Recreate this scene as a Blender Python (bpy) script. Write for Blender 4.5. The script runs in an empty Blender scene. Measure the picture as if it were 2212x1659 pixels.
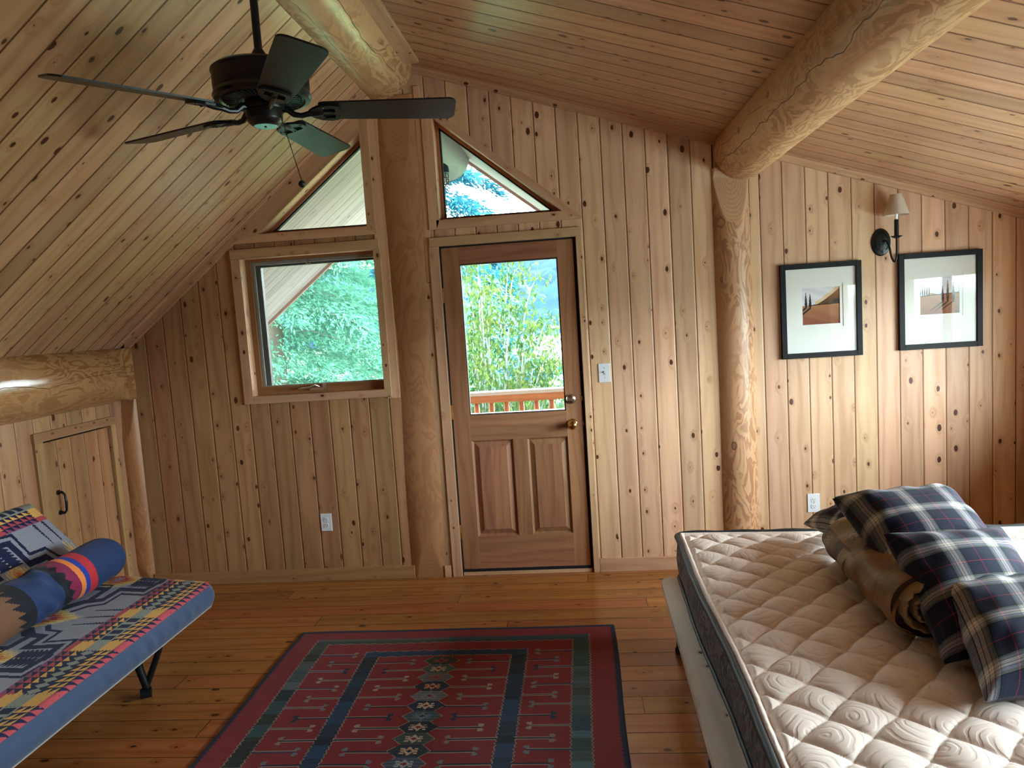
import bpy, math, random
import numpy as np
from math import sin, cos, pi, sqrt, radians
from mathutils import Vector, Matrix
from mathutils.geometry import tessellate_polygon

random.seed(7)
RNG = np.random.default_rng(11)
SC = bpy.context.scene
COL = SC.collection

# ------------------------------------------------------------------ camera
def _rz(a): return Matrix(((cos(a), -sin(a), 0), (sin(a), cos(a), 0), (0, 0, 1)))
def _rx(a): return Matrix(((1, 0, 0), (0, cos(a), -sin(a)), (0, sin(a), cos(a))))
FPX, YAW, PIT, ROLL = 1558.66, 0.0936, -0.0962, -0.0654
cam_d = bpy.data.cameras.new('camera')
cam = bpy.data.objects.new('camera', cam_d)
COL.objects.link(cam)
R = _rz(YAW) @ _rx(PIT) @ Matrix(((1, 0, 0), (0, 0, -1), (0, 1, 0))) @ _rz(ROLL)
cam.matrix_world = Matrix.Translation((0.7986, -4.3968, 1.6314)) @ R.to_4x4()
cam_d.sensor_fit = 'HORIZONTAL'
cam_d.sensor_width = 36.0
cam_d.lens = FPX * 36.0 / 2212.0
cam_d.clip_start = 0.05
cam_d.clip_end = 2000
SC.camera = cam

# ------------------------------------------------------------------ world, light, exposure
SC.view_settings.view_transform = 'Standard'
SC.view_settings.look = 'None'
SC.view_settings.gamma = 1
SC.view_settings.use_curve_mapping = False
SC.view_settings.exposure = 2.82
SC.cycles.use_denoising = True
SC.cycles.max_bounces = 8
SC.cycles.diffuse_bounces = 4
SC.cycles.use_adaptive_sampling = True
SC.cycles.adaptive_threshold = 0.05
SC.cycles.adaptive_min_samples = 16
SC.cycles.glossy_bounces = 4
SC.cycles.transparent_max_bounces = 12
SC.cycles.caustics_reflective = False
SC.cycles.caustics_refractive = False
SC.cycles.sample_clamp_indirect = 8.0

SKY = 8.0
w = bpy.data.worlds.new('sky')
SC.world = w
w.use_nodes = True
nt = w.node_tree
nt.nodes.clear()
o = nt.nodes.new('ShaderNodeOutputWorld')
bg = nt.nodes.new('ShaderNodeBackground')
tc = nt.nodes.new('ShaderNodeTexCoord')
sp = nt.nodes.new('ShaderNodeSeparateXYZ')
rp = nt.nodes.new('ShaderNodeValToRGB')
rp.color_ramp.elements[0].position = 0.0
rp.color_ramp.elements[0].color = (0.30, 0.34, 0.36, 1)
rp.color_ramp.elements[1].position = 1.0
rp.color_ramp.elements[1].color = (1.02, 1.06, 1.14, 1)
e = rp.color_ramp.elements.new(0.495); e.color = (0.25, 0.30, 0.30, 1)
e = rp.color_ramp.elements.new(0.505); e.color = (0.84, 0.89, 0.95, 1)
mr = nt.nodes.new('ShaderNodeMapRange')
mr.inputs[1].default_value = -1; mr.inputs[2].default_value = 1
nt.links.new(tc.outputs['Generated'], sp.inputs[0])
nt.links.new(sp.outputs[2], mr.inputs[0])
nt.links.new(mr.outputs[0], rp.inputs[0])
nt.links.new(rp.outputs[0], bg.inputs[0])
bg.inputs[1].default_value = SKY
nt.links.new(bg.outputs[0], o.inputs[0])

def portal(name, loc, rot, sx, sy):
    l = bpy.data.lights.new(name, 'AREA')
    l.shape = 'RECTANGLE'; l.size = sx; l.size_y = sy
    l.energy = 1.0
    l.cycles.is_portal = True
    ob = bpy.data.objects.new(name, l)
    ob.location = loc; ob.rotation_euler = rot
    COL.objects.link(ob)
# daylight portals: sampling guides in the window openings
WIN_R = [(-0.62, -1.98), (-2.08, -3.45)]   # right wall windows (y ranges)
WZ0, WZ1 = 0.98, 1.74
for a, b in WIN_R:
    portal('window_portal', (3.66, (a + b) / 2, (WZ0 + WZ1) / 2), (0, pi / 2, 0), WZ1 - WZ0, a - b)
portal('window_portal', (-0.84, 0.22, 1.65), (-pi / 2, 0, 0), 0.84, 0.86)
portal('window_portal', (0.405, 0.22, 1.49), (-pi / 2, 0, 0), 0.60, 0.94)
portal('window_portal', (0.38, 0.22, 2.53), (-pi / 2, 0, 0), 0.74, 0.62)
portal('window_portal', (-0.78, 0.22, 2.50), (-pi / 2, 0, 0), 0.70, 0.56)

# ------------------------------------------------------------------ helpers
def lin(h):
    h = h.lstrip('#')
    c = [int(h[i:i + 2], 16) / 255 for i in (0, 2, 4)]
    return tuple((x / 12.92 if x <= 0.04045 else ((x + 0.055) / 1.055) ** 2.4) for x in c)

class MB:
    """collects faces with UVs in metres (u across the grain, v along it)"""
    def __init__(s):
        s.v = []; s.f = []; s.uv = []; s.col = []; s.mi = []
    def face(s, pts, uvs, col=None, mi=0):
        n = len(s.v)
        s.v += [tuple(p) for p in pts]
        s.f.append(tuple(range(n, n + len(pts))))
        s.uv += [tuple(u) for u in uvs]
        s.col += [col] * len(pts)
        s.mi.append(mi)
    def box(s, x0, x1, y0, y1, z0, z1, grain=None, mi=0, M=None):
        lo = (min(x0, x1), min(y0, y1), min(z0, z1)); hi = (max(x0, x1), max(y0, y1), max(z0, z1))
        d = [hi[i] - lo[i] for i in range(3)]
        if grain is None: grain = d.index(max(d))
        ou = random.randint(1, 40) * 10.0; ov = random.random() * 7
        c = [Vector((lo[0] if i & 1 == 0 else hi[0], lo[1] if i & 2 == 0 else hi[1], lo[2] if i & 4 == 0 else hi[2])) for i in range(8)]
        fs = [((0, 4, 6, 2), 0), ((1, 3, 7, 5), 0), ((0, 1, 5, 4), 1), ((2, 6, 7, 3), 1), ((0, 2, 3, 1), 2), ((4, 5, 7, 6), 2)]
        n = len(s.v)
        s.v += [tuple((M @ p) if M else p) for p in c]
        for idx, ax in fs:
            s.f.append(tuple(n + i for i in idx)); s.mi.append(mi)
            oth = [a for a in range(3) if a != ax]
            if grain in oth: va = grain; ua = [a for a in oth if a != grain][0]
            else: ua, va = oth
            for i in idx:
                s.uv.append((c[i][ua] - lo[ua] + ou + (0.013 if ax != 1 else 0), c[i][va] + ov)); s.col.append(None)
    def poly(s, pts2, to3, depth, grain2=(0, 1), mi=0):
        """prism: 2d outline mapped by to3(a, b, d) with d = 0 / depth"""
        ou = random.randint(1, 40) * 10.0; ov = random.random() * 7
        g = Vector(grain2).normalized(); a = Vector((-g.y, g.x))
        uv = [(Vector(p).dot(a) + ou, Vector(p).dot(g) + ov) for p in pts2]
        n = len(pts2)
        s.face([to3(p[0], p[1], 0) for p in pts2], uv, mi=mi)
        s.face([to3(p[0], p[1], depth) for p in reversed(pts2)], list(reversed(uv)), mi=mi)
        for i in range(n):
            j = (i + 1) % n
            s.face([to3(*pts2[j], 0), to3(*pts2[i], 0), to3(*pts2[i], depth), to3(*pts2[j], depth)],
                   [uv[j], uv[i], (uv[i][0] + abs(depth), uv[i][1]), (uv[j][0] + abs(depth), uv[j][1])], mi=mi)
    def grid(s, fn, nu, nv, colfn=None, closed_u=False, mi=0, uvfn=None):
        """fn(i, j) -> point ; faces (nu x nv)"""
        n = len(s.v)
        for j in range(nv + 1):
            for i in range(nu + 1):
                s.v.append(tuple(fn(i / nu, j / nv)))
        W = nu + 1
        for j in range(nv):
            for i in range(nu):
                a = n + j * W + i
                s.f.append((a, a + 1, a + 1 + W, a + W)); s.mi.append(mi)
                for (p, q) in ((i, j), (i + 1, j), (i + 1, j + 1), (i, j + 1)):
                    s.uv.append(uvfn(p / nu, q / nv) if uvfn else (p / nu, q / nv))
                    s.col.append(None)
    def tube(s, pts, rad, seg=12, cap=True, mi=0, flat=None):
        pts = [Vector(p) for p in pts]
        if not hasattr(rad, '__len__'): rad = [rad] * len(pts)
        n0 = len(s.v); up = None; L = 0
        for k, p in enumerate(pts):
            t = (pts[min(k + 1, len(pts) - 1)] - pts[max(k - 1, 0)]).normalized()
            if up is None:
                up = Vector((0, 0, 1)) if abs(t.z) < 0.9 else Vector((1, 0, 0))
            x = up.cross(t).normalized(); y = t.cross(x).normalized(); up = y
            if k: L += (p - pts[k - 1]).length
            for i in range(seg):
                a = 2 * pi * i / seg
                fx = flat if flat else 1.0
                s.v.append(tuple(p + x * cos(a) * rad[k] + y * sin(a) * rad[k] * fx))
        L = 0
        for k in range(len(pts) - 1):
            l2 = L + (pts[k + 1] - pts[k]).length
            for i in range(seg):
                j = (i + 1) % seg
                s.f.append((n0 + k * seg + i, n0 + k * seg + j, n0 + (k + 1) * seg + j, n0 + (k + 1) * seg + i)); s.mi.append(mi)
                r = rad[k]
                s.uv += [(i / seg * 2 * pi * r, L), ((i + 1) / seg * 2 * pi * r, L), ((i + 1) / seg * 2 * pi * r, l2), (i / seg * 2 * pi * r, l2)]
                s.col += [None] * 4
            L = l2
        if cap:
            for k, rev in ((0, True), (len(pts) - 1, False)):
                ids = [n0 + k * seg + i for i in range(seg)]
                if rev: ids.reverse()
                s.f.append(tuple(ids)); s.mi.append(mi)
                for i in range(seg):
                    a = 2 * pi * i / seg
                    s.uv.append((cos(a) * rad[k], sin(a) * rad[k])); s.col.append(None)
    def lathe(s, prof, c=(0, 0, 0), seg=40, M=None, mi=0):
        """prof: list of (r, z)"""
        n0 = len(s.v); c = Vector(c)
        for r, z in prof:
            for i in range(seg):
                a = 2 * pi * i / seg
                p = Vector((r * cos(a), r * sin(a), z))
                s.v.append(tuple(c + (M @ p if M else p)))
        for k in range(len(prof) - 1):
            for i in range(seg):
                j = (i + 1) % seg
                s.f.append((n0 + k * seg + i, n0 + k * seg + j, n0 + (k + 1) * seg + j, n0 + (k + 1) * seg + i)); s.mi.append(mi)
                s.uv += [(0, 0), (0.01, 0), (0.01, 0.01), (0, 0.01)]; s.col += [None] * 4
        for k, rev in ((0, True), (len(prof) - 1, False)):
            if prof[k][0] > 1e-4:
                ids = [n0 + k * seg + i for i in range(seg)]
                if rev: ids.reverse()
                s.f.append(tuple(ids)); s.mi.append(mi)
                s.uv += [(0, 0)] * seg; s.col += [None] * seg
    def build(s, name, mat, parent=None, smooth=False, bevel=0, subsurf=0, angle=None, origin=None):
        me = bpy.data.meshes.new(name)
        og = Vector(origin) if origin else Vector((0, 0, 0))
        vs = s.v if not origin else [tuple(Vector(p) - og) for p in s.v]
        me.from_pydata(vs, [], s.f)
        uvl = me.uv_layers.new(name='UVMap')
        uvl.data.foreach_set('uv', np.array(s.uv, dtype=np.float32).ravel())
        if any(c is not None for c in s.col):
            ca = me.color_attributes.new('pattern', 'FLOAT_COLOR', 'CORNER')
            arr = np.array([(c[0], c[1], c[2], 1.0) if c is not None else (0.5, 0.5, 0.5, 1) for c in s.col], dtype=np.float32)
            ca.data.foreach_set('color', arr.ravel())
        mats = mat if isinstance(mat, (list, tuple)) else [mat]
        for m in mats: me.materials.append(m)
        me.polygons.foreach_set('material_index', s.mi)
        if smooth:
            me.polygons.foreach_set('use_smooth', [True] * len(me.polygons))
        me.update()
        ob = bpy.data.objects.new(name, me)
        ob.location = og
        COL.objects.link(ob)
        if parent is not None:
            ob.parent = parent
            ob.location = og - parent_world(parent)
        if smooth and angle is not None:
            me.set_sharp_from_angle(angle=radians(angle))
        if bevel:
            b = ob.modifiers.new('bevel', 'BEVEL'); b.width = bevel; b.segments = 2; b.limit_method = 'ANGLE'
        if subsurf:
            b = ob.modifiers.new('sub', 'SUBSURF'); b.levels = subsurf; b.render_levels = subsurf
        return ob

def parent_world(p):
    t = Vector((0, 0, 0))
    while p is not None:
        t += p.location; p = p.parent
    return t

def gridmesh(name, X, Y, Z, mat, parent=None, colors=None, smooth=True, uv=None, origin=None):
    """numpy grid mesh; X,Y,Z shape (nv+1, nu+1); colors (nv, nu, 3) linear"""
    nv, nu = X.shape[0] - 1, X.shape[1] - 1
    og = np.array(origin if origin else (0, 0, 0), float)
    V = np.stack([X, Y, Z], -1).reshape(-1, 3) - og
    W = nu + 1
    a = (np.arange(nv)[:, None] * W + np.arange(nu)[None, :]).ravel()
    F = np.stack([a, a + 1, a + 1 + W, a + W], 1)
    me = bpy.data.meshes.new(name)
    me.vertices.add(len(V)); me.vertices.foreach_set('co', V.ravel())
    me.loops.add(F.size); me.loops.foreach_set('vertex_index', F.ravel().astype(np.int32))
    me.polygons.add(len(F))
    me.polygons.foreach_set('loop_start', (np.arange(len(F)) * 4).astype(np.int32))
    me.polygons.foreach_set('loop_total', np.full(len(F), 4, np.int32))
    me.update(calc_edges=True)
    if smooth: me.polygons.foreach_set('use_smooth', np.ones(len(F), bool))
    ul = me.uv_layers.new(name='UVMap')
    if uv is None:
        uu, vv = np.meshgrid(np.linspace(0, 1, nu + 1), np.linspace(0, 1, nv + 1))
    else: uu, vv = uv
    UV = np.stack([uu.ravel()[F.ravel()], vv.ravel()[F.ravel()]], 1).astype(np.float32)
    ul.data.foreach_set('uv', UV.ravel())
    if colors is not None:
        ca = me.color_attributes.new('pattern', 'FLOAT_COLOR', 'CORNER')
        c = np.concatenate([colors.reshape(-1, 3), np.ones((nu * nv, 1))], 1)
        ca.data.foreach_set('color', np.repeat(c, 4, axis=0).astype(np.float32).ravel())
    me.materials.append(mat)
    ob = bpy.data.objects.new(name, me)
    COL.objects.link(ob)
    ob.location = og
    if parent is not None:
        ob.parent = parent
        ob.location = Vector(og) - parent_world(parent)
    return ob

def tag(o, label=None, cat=None, group=None, kind=None):
    if label: o['label'] = label
    if cat: o['category'] = cat
    if group: o['group'] = group
    if kind: o['kind'] = kind
    return o
def empty(name, loc=(0, 0, 0), **k):
    o = bpy.data.objects.new(name, None)
    o.empty_display_size = 0.1
    COL.objects.link(o); o.location = loc
    return tag(o, **k)

# ------------------------------------------------------------------ node helpers
class N:
    def __init__(s, name):
        s.m = bpy.data.materials.new(name); s.m.use_nodes = True
        s.t = s.m.node_tree; s.t.nodes.clear()
        s.out = s.t.nodes.new('ShaderNodeOutputMaterial')
    def n(s, typ, **k):
        x = s.t.nodes.new(typ)
        for a, b in k.items(): setattr(x, a, b)
        return x
    def l(s, a, b): s.t.links.new(a, b)
    def setin(s, sock, v):
        if hasattr(v, 'is_linked') or isinstance(v, bpy.types.NodeSocket): s.l(v, sock)
        else:
            if sock.type == 'RGBA' and len(v) == 3: v = (*v, 1)
            sock.default_value = v
    def math(s, op, a, b=None, c=None, clamp=False):
        x = s.n('ShaderNodeMath', operation=op); x.use_clamp = clamp
        s.setin(x.inputs[0], a)
        if b is not None: s.setin(x.inputs[1], b)
        if c is not None: s.setin(x.inputs[2], c)
        return x.outputs[0]
    def ss(s, v, lo, hi, o0=0.0, o1=1.0):
        x = s.n('ShaderNodeMapRange', interpolation_type='SMOOTHSTEP')
        s.setin(x.inputs[0], v); s.setin(x.inputs[1], lo); s.setin(x.inputs[2], hi)
        x.inputs[3].default_value = o0; x.inputs[4].default_value = o1
        return x.outputs[0]
    def mix(s, f, a, b, mode='MIX'):
        x = s.n('ShaderNodeMix', data_type='RGBA', blend_type=mode)
        s.setin(x.inputs[0], f); s.setin(x.inputs[6], a); s.setin(x.inputs[7], b)
        return x.outputs[2]
    def noise(s, vec, scale=5, detail=2, rough=0.5, dim='3D', out=0, dist=0.0):
        x = s.n('ShaderNodeTexNoise', noise_dimensions=dim)
        if vec is not None: s.l(vec, x.inputs['Vector'])
        x.inputs['Scale'].default_value = scale; x.inputs['Detail'].default_value = detail
        x.inputs['Roughness'].default_value = rough; x.inputs['Distortion'].default_value = dist
        return x.outputs[out]
    def xyz(s, x, y, z=0.0):
        c = s.n('ShaderNodeCombineXYZ'); s.setin(c.inputs[0], x); s.setin(c.inputs[1], y); s.setin(c.inputs[2], z)
        return c.outputs[0]
    def uv(s):
        u = s.n('ShaderNodeUVMap'); u.uv_map = 'UVMap'
        p = s.n('ShaderNodeSeparateXYZ'); s.l(u.outputs[0], p.inputs[0])
        return p.outputs[0], p.outputs[1]
    def bsdf(s, col, rough=0.5, metal=0.0, bump=None, bstr=0.5, bdist=0.01, spec=0.5, coat=0.0, coatr=0.1, sheen=0.0):
        b = s.n('ShaderNodeBsdfPrincipled')
        s.setin(b.inputs['Base Color'], col); s.setin(b.inputs['Roughness'], rough)
        b.inputs['Metallic'].default_value = metal
        b.inputs['Specular IOR Level'].default_value = spec
        b.inputs['Coat Weight'].default_value = coat; b.inputs['Coat Roughness'].default_value = coatr
        b.inputs['Sheen Weight'].default_value = sheen
        if bump is not None:
            bn = s.n('ShaderNodeBump'); bn.inputs['Strength'].default_value = bstr; bn.inputs['Distance'].default_value = bdist
            s.setin(bn.inputs['Height'], bump); s.l(bn.outputs[0], b.inputs['Normal'])
        s.l(b.outputs[0], s.out.inputs[0])
        return b

def simple(name, col, rough=0.5, metal=0.0, **k):
    m = N(name); m.bsdf(lin(col) if isinstance(col, str) else col, rough, metal, **k)
    return m.m

def pine(name, pitch=0.0, phase=0.0, ca=(0.62, 0.36, 0.17), cb=(0.45, 0.22, 0.085), rough=0.4, knots=1.0, tone=(0.80, 1.12),
         gw=0.0022, groove=(0.19, 0.075, 0.03), kscale=1.0, joints=0.0, spec=0.4, bev=0.007, ring=1.0, vary=0.0):
    """knotty pine; boards across u when pitch > 0"""
    m = N(name)
    u, v = m.uv()
    if pitch:
        up = m.math('ADD', m.math('DIVIDE', u, pitch), phase)
        idx = m.math('FLOOR', up)
        fr = m.math('SUBTRACT', up, idx)
    else:
        idx = m.math('FLOOR', m.math('DIVIDE', u, 10.0)); fr = None
    if vary:      # an occasional short board end joint
        vj = m.math('FLOOR', m.math('ADD', m.math('DIVIDE', v, vary), m.math('MULTIPLY', idx, 0.37)))
        idx2 = m.math('ADD', idx, m.math('MULTIPLY', vj, 53.0))
    else: idx2 = idx
    wn = m.n('ShaderNodeTexWhiteNoise', noise_dimensions='1D'); m.l(idx2, wn.inputs[1])
    r = wn.outputs[0]
    wn2 = m.n('ShaderNodeTexWhiteNoise', noise_dimensions='1D'); m.l(m.math('ADD', idx2, 71.3), wn2.inputs[1])
    r2 = wn2.outputs[0]
    gu = m.math('ADD', u, m.math('MULTIPLY', r, 7.0))
    gv = m.math('ADD', v, m.math('MULTIPLY', r2, 31.0))
    # knots
    kv = m.xyz(m.math('MULTIPLY', gu, 11.0 * kscale), m.math('MULTIPLY', gv, 6.5 * kscale), 0.0)
    vo = m.n('ShaderNodeTexVoronoi', voronoi_dimensions='2D', feature='F1'); m.l(kv, vo.inputs['Vector'])
    vo.inputs['Scale'].default_value = 1.0
    sc = m.n('ShaderNodeSeparateColor'); m.l(vo.outputs['Color'], sc.inputs[0])
    kt = m.math('DIVIDE', m.math('SUBTRACT', sc.outputs[0], 1.0 - 0.46 * knots), 0.46 * max(knots, 0.01))
    kr = m.math('MULTIPLY', m.math('MULTIPLY_ADD', m.math('MULTIPLY', kt, kt), 0.115, 0.016), m.math('GREATER_THAN', kt, 0.0))
    d = m.math('ADD', vo.outputs['Distance'], m.math('MULTIPLY', m.math('SUBTRACT', m.noise(kv, 6.0, 2), 0.5), 0.05))
    has = m.math('GREATER_THAN', kr, 0.002)
    kn = m.math('MULTIPLY', m.ss(m.math('SUBTRACT', d, kr), 0.018, -0.005), has)
    halo = m.math('MULTIPLY', m.ss(d, 0.34, 0.0), has)
    # grain
    w1 = m.noise(m.xyz(m.math('MULTIPLY', gu, 6.0), m.math('MULTIPLY', gv, 0.7), 0), 1.0, 3, 0.55)
    ph = m.math('ADD', m.math('MULTIPLY', gu, 75.0 * ring), m.math('ADD', m.math('MULTIPLY', w1, 20.0 * ring), m.math('MULTIPLY', halo, 6.0)))
    rings = m.math('MULTIPLY_ADD', m.math('SINE', ph), 0.5, 0.5)
    fine = m.noise(m.xyz(m.math('MULTIPLY', gu, 260.0), m.math('MULTIPLY', gv, 5.0), 0), 1.0, 3, 0.6)
    med = m.noise(m.xyz(m.math('MULTIPLY', gu, 22.0), m.math('MULTIPLY', gv, 1.3), 0), 1.0, 2, 0.5)
    g = m.math('ADD', m.math('MULTIPLY', m.math('POWER', rings, 2.5), 0.42), m.math('MULTIPLY_ADD', fine, 0.6, m.math('MULTIPLY_ADD', med, 1.0, -0.60)), clamp=True)
    col = m.mix(g, ca, cb)
    col = m.mix(m.math('MULTIPLY', halo, 0.35), col, (cb[0] * 0.8, cb[1] * 0.62, cb[2] * 0.5))
    lo, hi = tone
    tn = m.math('MULTIPLY_ADD', r2, hi - lo, lo)
    hsv = m.n('ShaderNodeHueSaturation'); m.l(col, hsv.inputs['Color'])
    m.l(m.math('MULTIPLY_ADD', r, 0.02, 0.49), hsv.inputs['Hue']); m.l(tn, hsv.inputs['Value'])
    col = hsv.outputs[0]
    col = m.mix(kn, col, (0.085, 0.028, 0.012))
    h = m.math('MULTIPLY', g, -0.04)
    if pitch:
        e = m.math('MULTIPLY', m.math('MINIMUM', fr, m.math('SUBTRACT', 1.0, fr)), pitch)
        gm = m.ss(e, gw + 0.0012, gw * 0.55)
        if vary:
            fv = m.math('FRACT', m.math('ADD', m.math('DIVIDE', v, vary), m.math('MULTIPLY', idx, 0.37)))
            ev = m.math('MULTIPLY', m.math('MINIMUM', fv, m.math('SUBTRACT', 1.0, fv)), vary)
            gm = m.math('MAXIMUM', gm, m.ss(ev, 0.0022, 0.001))
        col = m.mix(gm, col, groove)
        h = m.math('ADD', h, m.ss(e, gw * 0.5, bev))
    m.bsdf(col, rough, bump=h, bstr=0.55, bdist=0.006, spec=spec)
    return m.m

def logmat(name, ca=(0.66, 0.39, 0.175), cb=(0.36, 0.16, 0.05), rough=0.34, k=1.0, crack=None, patch=0.55, scribe=None):
    """peeled log: contour figure left by the drawknife, knots, checks; u around, v along"""
    m = N(name)
    u, v = m.uv()
    p = m.xyz(m.math('MULTIPLY', u, 10.0 * k), m.math('MULTIPLY', v, 3.6 * k), 0)
    n1 = m.noise(p, 1.0, 3.0, 0.5, dist=0.8)
    c1 = m.math('FRACT', m.math('MULTIPLY', n1, 7.0))
    band = m.math('MULTIPLY', m.math('MULTIPLY', m.ss(c1, 0.55, 0.60), m.ss(c1, 0.97, 0.93)), 0.75)
    line = m.ss(m.math('ABSOLUTE', m.math('SUBTRACT', c1, 0.5)), 0.07, 0.0)
    msk = m.ss(m.noise(m.xyz(m.math('MULTIPLY', u, 3.0), m.math('MULTIPLY', v, 1.0), 3.3), 1.0, 2), 0.30, 0.50)
    fine = m.noise(m.xyz(m.math('MULTIPLY', u, 160.0), m.math('MULTIPLY', v, 6.0), 0), 1.0, 3, 0.6)
    med = m.noise(m.xyz(m.math('MULTIPLY', u, 16.0), m.math('MULTIPLY', v, 1.6), 5.0), 1.0, 3, 0.6)
    col = m.mix(m.math('MULTIPLY_ADD', fine, 0.3, m.math('MULTIPLY', med, 0.35)), ca, cb)
    f = m.math('MULTIPLY', m.math('MAXIMUM', band, m.math('MULTIPLY', line, 0.7)), m.math('MULTIPLY', msk, patch), clamp=True)
    col = m.mix(f, col, (cb[0] * 0.75, cb[1] * 0.62, cb[2] * 0.5))
    kv = m.xyz(m.math('MULTIPLY', u, 3.4), m.math('MULTIPLY', v, 2.1), 0)
    vo = m.n('ShaderNodeTexVoronoi', voronoi_dimensions='2D'); m.l(kv, vo.inputs['Vector']); vo.inputs['Scale'].default_value = 1.0
    sc = m.n('ShaderNodeSeparateColor'); m.l(vo.outputs['Color'], sc.inputs[0])
    kr = m.math('MULTIPLY', m.math('SUBTRACT', sc.outputs[0], 0.62), 0.16)
    kd = m.math('SUBTRACT', vo.outputs['Distance'], kr)
    has = m.math('GREATER_THAN', kr, 0.004)
    kn = m.math('MULTIPLY', m.ss(kd, 0.02, -0.01), has)
    rim = m.math('MULTIPLY', m.ss(m.math('ABSOLUTE', m.math('SUBTRACT', kd, 0.0)), 0.012, 0.0), has)
    col = m.mix(m.math('MULTIPLY', kn, 0.6), col, (0.16, 0.07, 0.03))
    col = m.mix(m.math('MULTIPLY', rim, 0.7), col, (0.05, 0.02, 0.01))
    h = m.math('MULTIPLY', f, 0.15)
    for (uc, vc, hu, hv) in (scribe or []):
        du = m.math('DIVIDE', m.math('SUBTRACT', u, uc), hu); dv = m.math('DIVIDE', m.math('SUBTRACT', v, vc), hv)
        dd = m.math('SQRT', m.math('ADD', m.math('MULTIPLY', du, du), m.math('MULTIPLY', dv, dv)))
        dd = m.math('MULTIPLY_ADD', m.math('SUBTRACT', m.noise(m.xyz(m.math('MULTIPLY', u, 14), m.math('MULTIPLY', v, 5), 1), 1.0, 2), 0.5), 0.12, dd)
        mk = m.ss(dd, 1.0, 0.985)
        ring = m.math('POWER', m.math('MULTIPLY_ADD', m.math('SINE', m.math('MULTIPLY', m.math('POWER', dd, 1.3), 62.0)), 0.5, 0.5), 2.0)
        flat = m.mix(m.math('MULTIPLY', ring, 0.45), tuple(c * 0.9 for c in ca), cb)
        col = m.mix(mk, col, flat)
    if crack:
        for u0, v0, v1, wd in crack:
            wob = m.math('MULTIPLY', m.math('SUBTRACT', m.noise(m.xyz(m.math('MULTIPLY', v, 2.2), u0 * 9, 0), 1.0, 3, 0.6), 0.5), 0.13)
            du = m.math('ABSOLUTE', m.math('SUBTRACT', m.math('SUBTRACT', u, u0), wob))
            wv = m.math('MULTIPLY', m.noise(m.xyz(m.math('MULTIPLY', v, 5.0), u0, 2), 1.0, 2), wd * 2)
            cm = m.ss(m.math('SUBTRACT', du, wv), 0.0012, -0.001)
            cm = m.math('MULTIPLY', cm, m.math('MULTIPLY', m.math('GREATER_THAN', v, v0), m.math('LESS_THAN', v, v1)))
            col = m.mix(cm, col, (0.03, 0.012, 0.006))
            h = m.math('SUBTRACT', h, cm)
    m.bsdf(col, rough, bump=h, bstr=0.4, bdist=0.006, spec=0.5)
    return m.m

def attrmat(name, rough=0.9, bump_scale=900.0, bstr=0.3, sheen=0.05, mottled=0.12):
    m = N(name)
    a = m.n('ShaderNodeAttribute'); a.attribute_name = 'pattern'
    t = m.n('ShaderNodeTexCoord')
    nn = m.noise(t.outputs['Object'], bump_scale * 0.35, 3, 0.7)
    n2 = m.noise(t.outputs['Object'], 9.0, 3, 0.6)
    f = m.math('MULTIPLY_ADD', nn, 2 * mottled, m.math('MULTIPLY_ADD', n2, 2 * mottled, 1 - 2 * mottled))
    col = m.mix(1.0, a.outputs[0], m.xyz(f, f, f), 'MULTIPLY')
    m.bsdf(col, rough, bump=nn, bstr=bstr, bdist=0.002, sheen=sheen, spec=0.2)
    return m.m

# ------------------------------------------------------------------ materials
PA, PB = (0.76, 0.50, 0.32), (0.53, 0.29, 0.16)
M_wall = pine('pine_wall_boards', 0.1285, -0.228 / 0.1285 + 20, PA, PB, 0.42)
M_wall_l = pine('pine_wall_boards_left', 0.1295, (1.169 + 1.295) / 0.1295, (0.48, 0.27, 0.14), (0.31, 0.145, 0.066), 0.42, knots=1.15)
M_ceil = pine('pine_ceiling_boards', 0.127, 0.63 + 40, (0.66, 0.405, 0.235), (0.47, 0.24, 0.115), 0.30, gw=0.0042, groove=(0.16, 0.055, 0.02), spec=0.5)
M_floor = pine('fir_floor_boards', 0.1305, 30.33, (0.44, 0.165, 0.045), (0.28, 0.088, 0.022), 0.24, knots=0.7, gw=0.0012, groove=(0.05, 0.015, 0.006), tone=(0.78, 1.12), bev=0.003, vary=2.9, spec=0.5)
M_trim = pine('pine_trim', 0, 0, (0.70, 0.45, 0.28), (0.50, 0.275, 0.145), 0.42, knots=0.8, kscale=1.4)
M_trim_d = pine('pine_trim_amber', 0, 0, (0.46, 0.26, 0.13), (0.30, 0.145, 0.06), 0.42, knots=0.8, kscale=1.4)
M_sash = pine('stained_window_wood', 0, 0, (0.42, 0.19, 0.085), (0.28, 0.11, 0.045), 0.4, knots=0)
M_door = pine('fir_door_wood', 0, 0, (0.40, 0.195, 0.105), (0.25, 0.105, 0.055), 0.42, knots=0, tone=(0.85, 1.15), ring=1.6)
M_log = logmat('peeled_log')
M_post = logmat('peeled_log_post', (0.44, 0.20, 0.085), (0.27, 0.10, 0.035), 0.42, 0.9, patch=0.5)
M_post_c = logmat('peeled_log_post_centre', (0.50, 0.255, 0.125), (0.32, 0.135, 0.055), 0.42, 0.7, patch=0.45, scribe=[(-pi / 2 * 0.30 - 0.205 * 3, 2.93, 0.098, 0.36), (-pi / 2 * 0.30 - 0.205 * 3, 0.0, 0.10, 0.21)])
M_post_r = logmat('peeled_log_post_right', (0.62, 0.37, 0.21), (0.38, 0.18, 0.085), 0.4, 1.1, patch=0.9, scribe=[(-pi / 2 * 0.118 + 1.735 * 3, 2.36, 0.125, 0.29)])
M_soffit = pine('soffit_boards', 0.13, 50.1, (0.31, 0.25, 0.265), (0.20, 0.155, 0.165), 0.5, gw=0.004, knots=0.3)
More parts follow.
